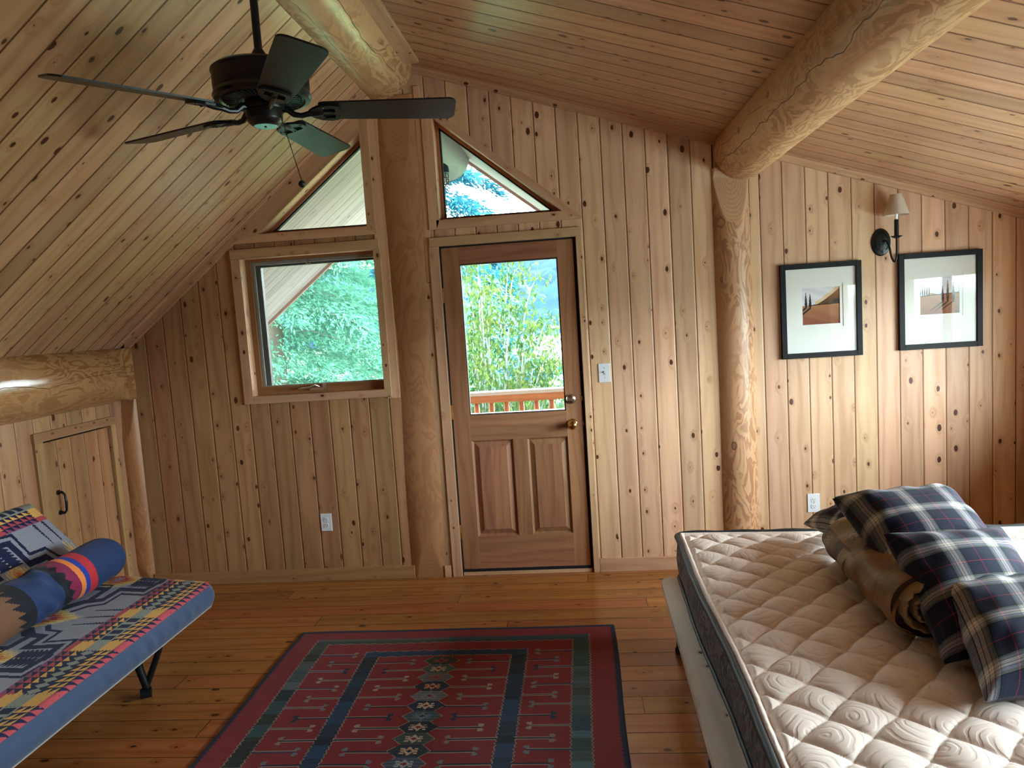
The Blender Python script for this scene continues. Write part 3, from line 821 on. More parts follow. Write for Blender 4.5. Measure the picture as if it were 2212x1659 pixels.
# vertical log posts half sunk in the far wall, with scribed flat faces
def post(name, xc, yc, r, z0, z1, mat, scribes, x_lo=None, x_hi=None, label=''):
    """scribes: list of (z_end, direction, length)"""
    nz = int((z1 - z0) / 0.01); na = 60
    J, I = np.meshgrid(np.arange(nz + 1), np.arange(na + 1), indexing='ij')
    z = z0 + (z1 - z0) * J / nz
    hf = math.acos(min(0.999, max(0.0, (yc - 0.004) / r))) if yc > 0.2 else pi * 0.49
    a = -pi / 2 - hf + 2 * hf * I / na      # faces -y
    rr = r * (1 + 0.012 * np.sin(2 * a + 2.1 * z) + 0.012 * np.sin(z * 3.1 + xc))
    x = xc + rr * np.cos(a); y = yc + rr * np.sin(a)
    for ze, dr, ln in scribes:
        d = np.abs(z - ze)
        front = -0.012 - (-(yc - r) - 0.012) * (d / ln)
        y = np.where(d < ln, np.maximum(y, front), y)
    if x_lo is not None: x = np.clip(x, x_lo, x_hi)
    ob = gridmesh(name, x, y, z, mat, uv=(a * r + xc * 3, z))
    return tag(ob, label, 'log post')
post('log_post', -0.205, 0.275, 0.300, 0.0, 2.975, M_post_c, [(2.96, -1, 0.36), (0.0, 1, 0.22)], label='reddish vertical log post between the square window and the glazed door')
post('log_post', 1.735, 0.052, 0.118, 0.0, 2.40, M_post_r, [(2.34, -1, 0.27), (0.0, 1, 0.2)], label='vertical log post under the cracked beam, left of the framed prints')
post('log_post', -2.135, 0.045, 0.090, 0.0, 1.30, M_post, [(1.25, -1, 0.28), (0.0, 1, 0.15)], label='short dark log post in the left corner beside the low hatch')
# dark scribe gap lines next to the right post head
mb = MB(); mb.box(1.838, 1.842, -0.003, 0.0, 1.90, 2.33); mb.box(1.636, 1.640, -0.003, 0.0, 0.1, 2.56); mb.box(-2.156, -2.146, -0.006, -0.001, 0.0, 1.25)
tag(mb.build('trim_5', M_dark), kind='structure')

# ------------------------------------------------------------------ ELECTRICS
def outlet(name, x, z, label):
    t = empty(name, (x, 0, z), label=label, cat='electrical outlet', group=None)
    mb = MB(); mb.box(x - 0.036, x + 0.036, -0.006, 0.0, z - 0.057, z + 0.057); mb.build('cover_plate', M_white, t, bevel=0.002)
    for s in (-1, 1):
        mb = MB(); zc = z + s * 0.0195
        mb.poly([(x + 0.0165 * cos(a) * 1.0, zc + max(-0.0135, min(0.0135, 0.0175 * sin(a)))) for a in [2 * pi * i / 24 for i in range(24)]], lambda a, b, d: (a, -0.0085 + d, b), 0.006)
        rc = mb.build('receptacle', M_white, t)
        mb = MB(); mb.box(x - 0.0075, x - 0.0055, -0.0092, -0.0086, zc - 0.001, zc + 0.007); mb.box(x + 0.0055, x + 0.0075, -0.0092, -0.0086, zc, zc + 0.006); mb.box(x - 0.002, x + 0.002, -0.0092, -0.0086, zc - 0.009, zc - 0.005)
        mb.build('slots', M_dark, rc)
    mb = MB(); mb.lathe([(0.003, 0), (0.002, 0.0015), (0, 0.0015)], (x, -0.006, z), 12, ry); mb.build('screw', M_chrome, t)
outlet('wall_outlet', -0.865, 0.383, 'white duplex outlet low on the wall under the square window')
outlet('wall_outlet', 2.161, 0.384, 'pale duplex outlet on the wall just above the bed mattress')
t = empty('light_switch', (0.952, 0, 1.242), label='white toggle light switch plate right of the door', cat='light switch')
mb = MB(); mb.box(0.917, 0.987, -0.006, 0, 1.185, 1.299); mb.build('cover_plate', M_white, t, bevel=0.002)
mb = MB(); mb.box(0.9465, 0.9575, -0.0068, -0.0058, 1.230, 1.254); s1 = mb.build('toggle_slot', simple('switch_slot_plastic', (0.35, 0.36, 0.38), 0.5), t)  # plain mid-grey slot around the toggle
mb = MB(); mb.box(0.9485, 0.9555, -0.016, -0.006, 1.243, 1.253); mb.build('toggle', M_white, t, bevel=0.001)
for z in (1.212, 1.272):
    mb = MB(); mb.lathe([(0.003, 0), (0.002, 0.0015), (0, 0.0015)], (0.952, -0.006, z), 12, ry); mb.build('screw', M_chrome, t)

# ------------------------------------------------------------------ PICTURES
M_art = attrmat('painted_print', 0.6, 300, 0.0, 0.0, 0.02)
M_frame = simple('black_stained_frame', (0.006, 0.006, 0.009), 0.5, spec=0.2)
M_mat = simple('white_mat_board', (0.72, 0.74, 0.72), 0.8)
def mixc(a, b, t): return np.array(a)[None, None, :] * (1 - t[..., None]) + np.array(b)[None, None, :] * t[..., None]
def art(n, kind):
    v, u = np.meshgrid((np.arange(n) + .5) / n, (np.arange(n) + .5) / n, indexing='ij')   # v up
    nz = RNG.random((n, n)) * 0.5 + 0.25 + 0.25 * np.sin(u * 9 + v * 23)
    sky = mixc(lin('#c3c2cc'), lin('#dcdce6'), np.clip(nz, 0, 1))
    ground = mixc(lin('#7c4632'), lin('#a3704c'), np.clip(v * 2.0 + (nz - .5) * .4, 0, 1))
    C = np.where((v < 0.5)[..., None], ground, sky)
    if kind == 0:
        hz = 0.52 + 0.03 * u
        C = np.where((v < hz)[..., None], ground, sky)
        hill = (v > hz) & (v < 0.50 + 0.46 * np.clip((u - 0.28) / 0.72, 0, 1) ** 1.3 + 0.02)
        C = np.where(hill[..., None], mixc(lin('#3e3020'), lin('#8a5a30'), np.clip((v - .5) * 2.4, 0, 1)), C)
        glow = (v > 0.50 + 0.46 * np.clip((u - 0.28) / 0.72, 0, 1) ** 1.3) & (v < 0.58 + 0.5 * np.clip((u - 0.28) / 0.72, 0, 1) ** 1.2) & (u > 0.35)
        C = np.where(glow[..., None], mixc(lin('#c9a578'), lin('#d9c8b4'), np.clip(nz, 0, 1)), C)
        dk = (np.abs(v - hz) < 0.012) & (u > 0.25)
        C = np.where(dk[..., None], np.array(lin('#2a1a18')), C)
        dk = (v > hz + .02) & (v < 0.66) & (u > 0.78) & (v < 0.5 + (u - .6) * .6)
        C = np.where(dk[..., None], np.array(lin('#28282a')), C)
        trees = [(0.11, 0.47, 0.90, 0.042, 0), (0.22, 0.45, 0.86, 0.046, 0)]
    else:
        hz = 0.50 + 0.06 * u
        C = np.where((v < hz)[..., None], ground, sky)
        hill = (v > hz) & (v < hz + 0.06 * np.exp(-((u - 0.30) / 0.12) ** 2)) 
        C = np.where(hill[..., None], np.array(lin('#a07850')), C)
        dk = (np.abs(v - hz) < 0.01)
        C = np.where(dk[..., None], np.array(lin('#2a2018')), C)
        trees = [(0.02 + 0.056 * i, 0.50, 0.78, 0.018, 0) for i in range(5)] + [(0.58, 0.33, 0.78, 0.045, 0), (0.71, 0.33, 0.93, 0.045, 1), (0.85, 0.33, 0.91, 0.045, 1)]
    for tx, zb, zt, wd, kk in trees:
        h = np.clip((v - zb) / (zt - zb), 0, 1)
        hw = wd * np.clip((1 - h), 0, 1) ** 0.8 * np.clip(0.35 + h * 3.2, 0, 1)
        m_ = (np.abs(u - tx) < hw) & (v > zb) & (v < zt)
        top = np.array(lin('#7d6f35' if kk else '#4a4038'))
        tc_ = mixc(lin('#1c1a20'), top, np.clip(h * 1.5 - .3, 0, 1))
        C = np.where(m_[..., None], tc_, C)
        if wd > 0.03:
            if kind == 0: sh = (v < zb + .02) & (np.abs((v - zb) - (u - tx) * 0.75 + 0.0) < 0.028) & (u < tx + .02)
            else: sh = (v < zb + .02) & (np.abs((v - zb) - (u - tx) * 0.72) < 0.02 + 0.02 * (u - tx)) & (u < tx + .02) & (u > tx - 0.30)
            C = np.where(sh[..., None], np.array(lin('#241c24')), C)
    return C
def picture(x0, x1, z0, z1, a0, a1, b0, b1, kind, label, tilt):
    xc, zc = (x0 + x1) / 2, (z0 + z1) / 2
    t = empty('framed_print', (xc, 0, zc), label=label, cat='framed picture')
    fw = 0.030
    mb = MB()
    for (p0, p1, q0, q1) in ((x0, x0 + fw, z0, z1), (x1 - fw, x1, z0, z1), (x0 + fw, x1 - fw, z0, z0 + fw), (x0 + fw, x1 - fw, z1 - fw, z1)):
        mb.box(p0, p1, -0.028, -0.001, q0, q1)
    mb.build('frame', M_frame, t, bevel=0.0015)
    mb = MB()   # outer mat with a window, inner mat
    def ring(X0, X1, Z0, Z1, A0, A1, B0, B1, y0, y1):
        for (p0, p1, q0, q1) in ((X0, A0, Z0, Z1), (A1, X1, Z0, Z1), (A0, A1, Z0, B0), (A0, A1, B1, Z1)):
            mb.box(p0, p1, y0, y1, q0, q1)
    g = 0.018
    ring(x0 + fw, x1 - fw, z0 + fw, z1 - fw, a0 - g, a1 + g, b0 - g, b1 + g, -0.014, -0.010)
    ring(x0 + fw + .01, x1 - fw - .01, z0 + fw + .01, z1 - fw - .01, a0, a1, b0, b1, -0.010, -0.007)
    mb.build('mat_board', M_mat, t)
    n = 110
    v, u = np.meshgrid(np.linspace(b0 - .002, b1 + .002, n + 1), np.linspace(a0 - .002, a1 + .002, n + 1), indexing='ij')
    gridmesh('painting', u, np.full_like(u, -0.006), v, M_art, t, art(n, kind), smooth=False)
    mb = MB(); mb.box(x0 + fw - .002, x1 - fw + .002, -0.019, -0.017, z0 + fw - .002, z1 - fw + .002); mb.build('glazing', M_pglass, t)
    mb = MB(); mb.box(x0 + .01, x1 - .01, -0.004, -0.0005, z0 + .01, z1 - .01); mb.build('backing', M_frame, t)
picture(1.998, 2.454, 1.262, 1.812, 2.123, 2.335, 1.456, 1.670, 0, 'black framed print of two cypresses and a hill, nearer the log post', 0)
picture(2.661, 3.118, 1.275, 1.828, 2.783, 2.998, 1.473, 1.684, 1, 'black framed print of three tall cypresses with long shadows, nearer the room corner', 0)

# ------------------------------------------------------------------ SCONCE
sx, sz = 2.572, 1.905
t = empty('wall_sconce', (sx, 0, sz), label='black candle-arm wall sconce with a small cream shade above the prints', cat='wall lamp')
mb = MB()
prof = [(1.0, 0.0), (1.0, 0.006), (0.93, 0.012), (0.80, 0.014), (0.60, 0.020), (0.25, 0.024), (0.0, 0.025)]
n0 = 48
for k in range(len(prof) - 1):
    for i in range(n0):
        a, b = 2 * pi * i / n0, 2 * pi * (i + 1) / n0
        (r0, h0), (r1, h1) = prof[k], prof[k + 1]
        f = lambda r, h, q: (sx + 0.054 * r * cos(q), -h, sz + 0.078 * r * sin(q))
        mb.face([f(r0, h0, b), f(r0, h0, a), f(r1, h1, a), f(r1, h1, b)], [(0, 0)] * 4)
mb.build('backplate', M_black, t, smooth=True)
ax, ay = 2.625, -0.085
mb = MB()
arm = [(sx + 0.005, -0.02, sz + 0.0), (sx + 0.012, -0.045, sz + 0.004), (sx + 0.022, -0.062, sz - 0.03), (sx + 0.030, -0.070, sz - 0.09), (sx + 0.042, -0.078, sz - 0.118), (ax - 0.002, -0.084, sz - 0.10), (ax, ay, sz - 0.04), (ax, ay, sz + 0.02)]
P = [Vector(p) for p in arm]; sm = []
for i in range(len(P) - 1):
    p0, p1, p2, p3 = P[max(i - 1, 0)], P[i], P[i + 1], P[min(i + 2, len(P) - 1)]
    for q in range(6):
        s_ = q / 6
        sm.append(0.5 * ((2 * p1) + (-p0 + p2) * s_ + (2 * p0 - 5 * p1 + 4 * p2 - p3) * s_ ** 2 + (-p0 + 3 * p1 - 3 * p2 + p3) * s_ ** 3))
sm.append(P[-1])
mb.tube(sm, 0.0055, 10); mb.build('arm', M_black, t, smooth=True)
mb = MB(); mb.lathe([(0.0, 0.010), (0.012, 0.012), (0.030, 0.022), (0.031, 0.025), (0.012, 0.017), (0.0, 0.016)], (ax, ay, sz + 0.0), 24)
mb.face([(ax + 0.02, ay - 0.012, sz + 0.020), (ax + 0.060, ay, sz + 0.030), (ax + 0.02, ay + 0.012, sz + 0.020)], [(0, 0)] * 3)
mb.build('drip_pan', M_black, t, smooth=True)
mb = MB(); mb.lathe([(0.0, 0.012), (0.0115, 0.013), (0.0115, 0.115), (0.0, 0.116)], (ax, ay, sz), 20); mb.build('candle_tube', M_black, t, smooth=True, angle=40)
mb = MB(); mb.lathe([(0.0, 0.114), (0.0085, 0.115), (0.0085, 0.150), (0.013, 0.165), (0.015, 0.180), (0.010, 0.200), (0.0, 0.210)], (ax, ay, sz), 20)
mb.build('bulb', simple('frosted_bulb', (0.8, 0.8, 0.82), 0.3), t, smooth=True)
def shade_mat():
    m = N('cream_shade')
    d = m.n('ShaderNodeBsdfDiffuse'); d.inputs[0].default_value = (0.74, 0.66, 0.56, 1)
    tl = m.n('ShaderNodeBsdfTranslucent'); tl.inputs[0].default_value = (0.74, 0.62, 0.50, 1)
    mx = m.n('ShaderNodeMixShader'); mx.inputs[0].default_value = 0.35
    m.l(d.outputs[0], mx.inputs[1]); m.l(tl.outputs[0], mx.inputs[2]); m.l(mx.outputs[0], m.out.inputs[0]); return m.m
mb = MB(); mb.lathe([(0.0685, 0.140), (0.0300, 0.255), (0.0290, 0.255), (0.0672, 0.140)], (ax, ay, sz), 48)
mb.f = [f for f in mb.f if len(f) == 4]; mb.mi = mb.mi[:len(mb.f)]; mb.uv = mb.uv[:len(mb.f) * 4]; mb.col = mb.col[:len(mb.f) * 4]
mb.build('lamp_shade', shade_mat(), t, smooth=True, angle=40)

# ------------------------------------------------------------------ CEILING FAN
FX, FY, FZ = -0.2316, -1.9055, 2.380
fan = empty('ceiling_fan', (FX, FY, 2.96), label='black five-blade ceiling fan hanging on a rod from the ridge log', cat='ceiling fan')
M_blade = N('dark_fan_blade')
_t = M_blade.n('ShaderNodeTexCoord')
_n = M_blade.noise(_t.outputs['Object'], 60, 3, 0.6)
M_blade.bsdf(M_blade.mix(_n, (0.014, 0.014, 0.016), (0.009, 0.009, 0.011)), 0.36, spec=0.4, bump=_n, bstr=0.05)
M_blade = M_blade.m
mb = MB(); mb.tube([(FX, FY, 2.53), (FX, FY, 2.965)], 0.0135, 20); mb.lathe([(0.024, 2.53), (0.024, 2.575), (0.015, 2.59), (0.0, 2.59)], (FX, FY, 0), 24)
mb.build('down_rod', M_black, fan, smooth=True, angle=40)
mb = MB(); mb.lathe([(0.02, 2.885), (0.045, 2.895), (0.066, 2.925), (0.072, 2.965), (0.0, 2.966)], (FX, FY, 0), 36); mb.build('ceiling_canopy', M_black, fan, smooth=True, angle=50)
mb = MB()
mb.lathe([(0.0, 2.418), (0.074, 2.418), (0.078, 2.412), (0.082, 2.418), (0.135, 2.424), (0.142, 2.416), (0.158, 2.420), (0.164, 2.430), (0.160, 2.440), (0.156, 2.446), (0.159, 2.452), (0.160, 2.470), (0.160, 2.505), (0.163, 2.509), (0.163, 2.514), (0.150, 2.524), (0.10, 2.534), (0.03, 2.541), (0.0, 2.541)], (FX, FY, 0), 72)
mb.build('motor_housing', M_black, fan, smooth=True, angle=35)
mb = MB()
for i in range(44):
    a = 2 * pi * i / 44
    M_ = Matrix.Translation((FX, FY, 0)) @ Matrix.Rotation(a, 4, 'Z')
    mb.box(0.086, 0.132, -0.0022, 0.0022, 2.4155, 2.4215, M=M_)
mb.build('vent_ribs', simple('grey_vent_metal', (0.05, 0.052, 0.055), 0.3, 0.4), fan)  # ribs a lighter grey than the black housing
mb = MB(); mb.lathe([(0.0, 2.384), (0.070, 2.384), (0.073, 2.390), (0.073, 2.400), (0.062, 2.404), (0.060, 2.418), (0.0, 2.418)], (FX, FY, 0), 48); mb.build('flywheel', M_black, fan, smooth=True, angle=35)
mb = MB(); mb.lathe([(0.0, 2.334), (0.040, 2.334), (0.050, 2.340), (0.059, 2.350), (0.061, 2.356), (0.061, 2.384), (0.0, 2.384)], (FX, FY, 0), 48)
mb.build('switch_housing', M_black, fan, smooth=True, angle=35)
mb = MB(); mb.lathe([(0.0, 2.3315), (0.0385, 2.3315), (0.040, 2.3335), (0.0, 2.3340)], (FX, FY, 0), 40); mb.lathe([(0.004, 2.3295), (0.004, 2.3315), (0.0, 2.3315)], (FX, FY, 0), 12, mi=1)
b_ = mb.build('bottom_cap', [simple('reflection_tinted_cap', (0.22, 0.27, 0.29), 0.22, 0.6), M_dark], fan, smooth=True, angle=35)  # black cap; the window's bluish reflection is put into its colour
def holes_plate(mb, outer, holes, to3, th):
    loops = [outer] + holes; flat = [p for l in loops for p in l]
    tris = tessellate_polygon([[Vector((p[0], p[1], 0)) for p in l] for l in loops])
    for d, fl in ((0, False), (th, True)):
        for tr in tris:
            pts = [flat[i] for i in tr]
            ar = (pts[1][0] - pts[0][0]) * (pts[2][1] - pts[0][1]) - (pts[2][0] - pts[0][0]) * (pts[1][1] - pts[0][1])
            if (ar < 0) != fl: pts.reverse()
            mb.face([to3(p[0], p[1], d) for p in pts], [(0, 0)] * 3)
    for l in loops:
        for i in range(len(l)):
            a, b = l[i], l[(i + 1) % len(l)]
            mb.face([to3(*a, 0), to3(*b, 0), to3(*b, th), to3(*a, th)], [(0, 0)] * 4)
for k in range(5):
    A = 0.2553 + k * 2 * pi / 5
    Mb = Matrix.Translation((FX, FY, FZ)) @ Matrix.Rotation(A, 4, 'Z') @ Matrix.Rotation(radians(12.5), 4, 'X').inverted()
    out = []
    r0, r1, w0, w1 = 0.185, 0.662, 0.056, 0.071
    def corner(cx_, cy_, rad, a0, a1, n=6):
        return [(cx_ + rad * cos(radians(a0 + (a1 - a0) * i / n)), cy_ + rad * sin(radians(a0 + (a1 - a0) * i / n))) for i in range(n + 1)]
    out += corner(r0 + 0.02, -w0 + 0.02, 0.02, 180, 270) + corner(r1 - 0.03, -w1 + 0.03, 0.03, 270, 360) + corner(r1 - 0.03, w1 - 0.03, 0.03, 0, 90) + corner(r0 + 0.02, w0 - 0.02, 0.02, 90, 180)
    mb = MB(); mb.poly(out, lambda a, b, d: tuple(Mb @ Vector((a, b, d))), 0.006)
    bl = mb.build('fan_blade', M_blade, fan, bevel=0.001)
    mb = MB()
    sp_ = [(0.150, -0.012), (0.165, -0.030), (0.190, -0.047), (0.225, -0.052), (0.252, -0.044), (0.258, -0.020), (0.259, 0.0), (0.258, 0.020), (0.252, 0.044), (0.225, 0.052), (0.190, 0.047), (0.165, 0.030), (0.150, 0.012)]
    h1 = [(0.196, 0.010), (0.240, 0.008), (0.238, 0.032), (0.205, 0.034)]; h2 = [(0.196, -0.010), (0.205, -0.034), (0.238, -0.032), (0.240, -0.008)]
    holes_plate(mb, sp_, [h1, h2], lambda a, b, d: tuple(Mb @ Vector((a, b, -0.009 + d))), 0.008)
    Mr = Matrix.Translation((FX, FY, 0)) @ Matrix.Rotation(A, 4, 'Z')
    arm = [tuple(Mr @ Vector(p)) for p in ((0.058, 0, 2.392), (0.080, 0, 2.388), (0.100, 0, 2.370), (0.125, 0, 2.366), (0.150, 0, 2.372), (0.175, 0, 2.374), (0.20, 0, 2.373))]
    mb.tube(arm, [0.013, 0.012, 0.010, 0.009, 0.010, 0.012, 0.006], 10)
    for (sx_, sy_) in ((0.235, 0.0), (0.20, 0.040), (0.20, -0.040)):
        mb.lathe([(0.0045, 0), (0.003, -0.003), (0, -0.003)], tuple(Mb @ Vector((sx_, sy_, -0.009))), 10)
    mb.build('blade_iron', M_black, bl, smooth=True, angle=35)
ch = [Vector((FX + 0.060, FY - 0.012, 2.358)), Vector((FX + 0.066, FY - 0.014, 2.350))] + [Vector((FX + 0.066 + 0.0006 * i, FY - 0.014, 2.345 - 0.0025 * i)) for i in range(84)]
mb = MB(); mb.tube(ch, [0.0009 if i % 2 else 0.0018 for i in range(len(ch))], 6); mb.tube(ch[20:24], 0.003, 8)
pc = mb.build('pull_chain', M_black, fan, smooth=True)
q = ch[-1]; mb = MB(); mb.lathe([(0.0, 0.013), (0.006, 0.0115), (0.011, 0.006), (0.0132, 0.0), (0.011, -0.006), (0.006, -0.0115), (0.0, -0.013)], (q.x, q.y, q.z - 0.012), 24); mb.build('chain_knob', simple('dark_wood_knob', (0.02, 0.018, 0.018), 0.4), pc, smooth=True)

# ------------------------------------------------------------------ RUG (woven pattern as face colours)
def poly_mask(U, V, pts):
    m_ = np.zeros(U.shape, bool); n = len(pts)
    for i in range(n):
        x1, y1 = pts[i]; x2, y2 = pts[(i + 1) % n]
        c = ((y1 > V) != (y2 > V)) & (U < (x2 - x1) * (V - y1) / ((y2 - y1) if y2 != y1 else 1e-9) + x1)
        m_ ^= c
    return m_
def build_rug():
    x0, x1, y1 = -0.755, 0.908, -0.788
    L = 2.45; cs = 0.0046
    nu, nv = int((x1 - x0) / cs), int(L / cs)
    xs = x0 + (np.arange(nu) + .5) * (x1 - x0) / nu; ds = (np.arange(nv) + .5) * L / nv
    X, D = np.meshgrid(xs, ds)             # D = distance from far edge
    De = np.minimum(D, L - D)              # mirrored ends
    red = np.array(lin('#842430')); red2 = np.array(lin('#6e1e24')); navy = np.array(lin('#12223c')); cream = np.array(lin('#9a8d7c'))
    C = np.zeros(X.shape + (3,))
    def put(m, c): C[m] = c
    rowr = (np.sin(D * 37) + np.sin(D * 91 + 1) + np.sin(D * 12.3 + 2)) / 3
    C[:] = red * (1 - (0.25 + 0.12 * rowr)[..., None]) + red2 * (0.25 + 0.12 * rowr)[..., None]
    saw = lambda t, p: np.abs(((t / p) % 1) - 0.5) * 2
    # abrash sequence for border bands
    def abrash(D, cols, seedp):
        r_ = np.random.default_rng(seedp); out = np.zeros(D.shape + (3,)); pos = 0
        pal = [np.array(lin(c)) for c in cols]
        bounds = []
        while pos < L: 
            wdt = r_.uniform(0.03, 0.11); bounds.append((pos, pos + wdt, pal[r_.integers(len(pal))])); pos += wdt
        for a, b, c in bounds:
            out[(D >= a) & (D < b)] = c
        fine = 0.86 + 0.28 * r_.random(int(L / 0.009) + 2)
        return out * fine[(D / 0.009).astype(int)][..., None]
    GR = ['#39443c', '#4a5558', '#26302a', '#3c5258', '#1c2b3a', '#566068', '#2c4a52', '#20282a']
    NV = ['#16273f', '#1b3350', '#152232', '#1f3d60', '#1a3046']
    gb, nb = abrash(D, GR, 3), abrash(D, NV, 4)
    gbr = abrash(D, ['#3a4540', '#465a60', '#33504f', '#2c4657', '#4f6d7c', '#2d4a48'], 8)
    # outer navy edge with teeth
    ex = np.minimum(X - x0, x1 - X)
    put((ex < 0.020 + 0.008 * saw(D, 0.022)) | (De < 0.026 + 0.004 * saw(X, 0.05)), navy)
    # outer band
    tz = 0.008 * (saw(D, 0.026) - .5)
    tw = 0.010 * (saw(X, 0.062) - .5)
    ol, il, ir, orr = -0.622, -0.552, 0.694, 0.772
    def frame(ol, il, ir, orr, d0, d1, colL, colR, tooth_out_top):
        inx = (X > ol + tz) & (X < orr - tz) & (De > d0 + (tw if tooth_out_top else 0))
        inn = (X > il + tz * -1) & (X < ir + tz) & (De > d1 - tw)
        mk = inx & ~inn
        ox = (X > ol - .004 + tz) & (X < orr + .004 - tz) & (De > d0 - .004 + (tw if tooth_out_top else 0))
        ii = (X > il + .004 - tz) & (X < ir - .004 + tz) & (De > d1 + .004 - tw)
        put(ox & ~ii & ~mk, cream * 0.9)
        C[mk & (X < 0.07)] = colL[mk & (X < 0.07)]; C[mk & (X >= 0.07)] = colR[mk & (X >= 0.07)]
    frame(ol, il, ir, orr, 0.108, 0.160, gb, gbr, False)
    frame(-0.322, -0.250, 0.403, 0.476, 0.250, 0.302, nb, nb, True)
    # hooked arms
    def arm(xa, xb, d, side_hooks, light=0):
        th = 0.0075
        lo, hi = min(xa, xb), max(xa, xb)
        m_ = (X > lo) & (X < hi) & (np.abs(D - d) < th); put(m_, cream)
        m_ = (X > lo) & (X < hi) & (np.abs(D - d) < th * 0.5); put(m_, navy * (1.0 if not light else 2.2))
        for e in side_hooks:
            s_ = -1 if e == lo else 1
            hc = [cream, navy * 1.3, np.array(lin('#6a6e78')), cream * .7][int(abs(d * 40)) % 4]
            for sg in (-1, 1):
                t = (D - d) * sg
                ctr = e - s_ * 0.010 + s_ * 0.012 * np.cos((t - 0.016) * 90)
                m_ = (t > 0.006) & (t < 0.027) & (np.abs(X - ctr) < 0.012 - np.abs(t - .016) * 0.35)
                put(m_, hc)
    nrows = int((L - 0.5) / 0.158)
    dd = 0.365
    k = 0
    while dd < L - 0.30:
        arm(-0.468, -0.322, dd, [-0.468]); arm(-0.250, -0.063, dd, [-0.063])
        arm(0.208, 0.403, dd, [0.208]); arm(0.476, 0.620, dd, [0.620])
        d2_ = dd - 0.085
        if d2_ > 0.24:
            arm(il, -0.372, d2_, [-0.372], 1); arm(0.526, ir, d2_, [0.526], 1)
        d3 = dd + 0.079
        if d3 < L - 0.35:
            arm(-0.180, 0.0, d3, [-0.180]); arm(0.15, 0.328, d3, [0.328])
        dd += 0.1575; k += 1
    # medallion column
    pal = ['#22382e', '#46555a', '#5d6470', '#1a2740', '#6a707e', '#172a4a', '#3f5a66', '#1b2535', '#3a4c4a', '#1d3044', '#45536a', '#20364f']
    st = ['#8c3a34', '#b79c8a', '#8a5a4c', '#c98a62', '#7c7f90', '#c9bcb0', '#6f8296', '#c2a9a0', '#b9a7a4', '#c8a98c', '#98a0ac']
    cx_ = 0.073; dm = 0.357; i = 0
    while dm < L - 0.33:
        h = 0.0395
        dy = np.abs(D - dm)
        hw = np.where(dy < h, 0.083 - (dy / h) * 0.041, 0)
        mk = (np.abs(X - cx_) < hw) & (dy < h)
        put((np.abs(X - cx_) < hw + 0.004) & (dy < h + .003), cream)
        base = np.array(lin(pal[i % len(pal)]))
        stripe = 1 + 0.35 * np.sin(D * 330 + i)
        C[mk] = (base[None, :] * stripe[mk][:, None])
        c2 = np.array(lin(st[i % len(st)]))
        a_ = np.abs(X - cx_); s1 = (a_ / 0.040 + dy / 0.014 < 1) | (a_ / 0.020 + dy / 0.030 < 1)
        s1 |= ((a_ > 0.018) & (a_ < 0.034) & (np.abs(dy - 0.014) < 0.004))
        put(s1 & mk, c2); put((a_ / 0.014 + dy / 0.010 < 1) & mk, red * 0.8 if i % 3 else navy)
        dm += 0.0790; i += 1
    r_ = np.random.default_rng(5); C *= (0.90 + 0.2 * r_.random(C.shape[:2]))[..., None]
    XX, DD = np.meshgrid(np.linspace(x0, x1, nu + 1), np.linspace(0, L, nv + 1))
    Z = np.full_like(XX, 0.0095)
    e = np.minimum(np.minimum(XX - x0, x1 - XX), np.minimum(DD, L - DD))
    Z = np.where(e < 0.004, 0.0005, Z) + 0.0012 * np.sin(XX * 9 + DD * 3)
    Z = np.maximum(Z, 0.0005)
    wob = 0.004 * np.sin(DD * 5.1) * np.clip((XX - 0.5) / 0.4, -1, 1)
    ob = gridmesh('rug', XX + wob, y1 - DD, Z, attrmat('rug_wool', 0.85, 900, 0.5, 0.08, 0.15), None, C[:, :, :], smooth=True)
    # gridmesh winds for +y rows; flip so that the pile faces up
    ob.data.flip_normals()
    return ob
tag(build_rug(), 'red and navy woven rug with hooked motifs lying on the board floor', 'rug')

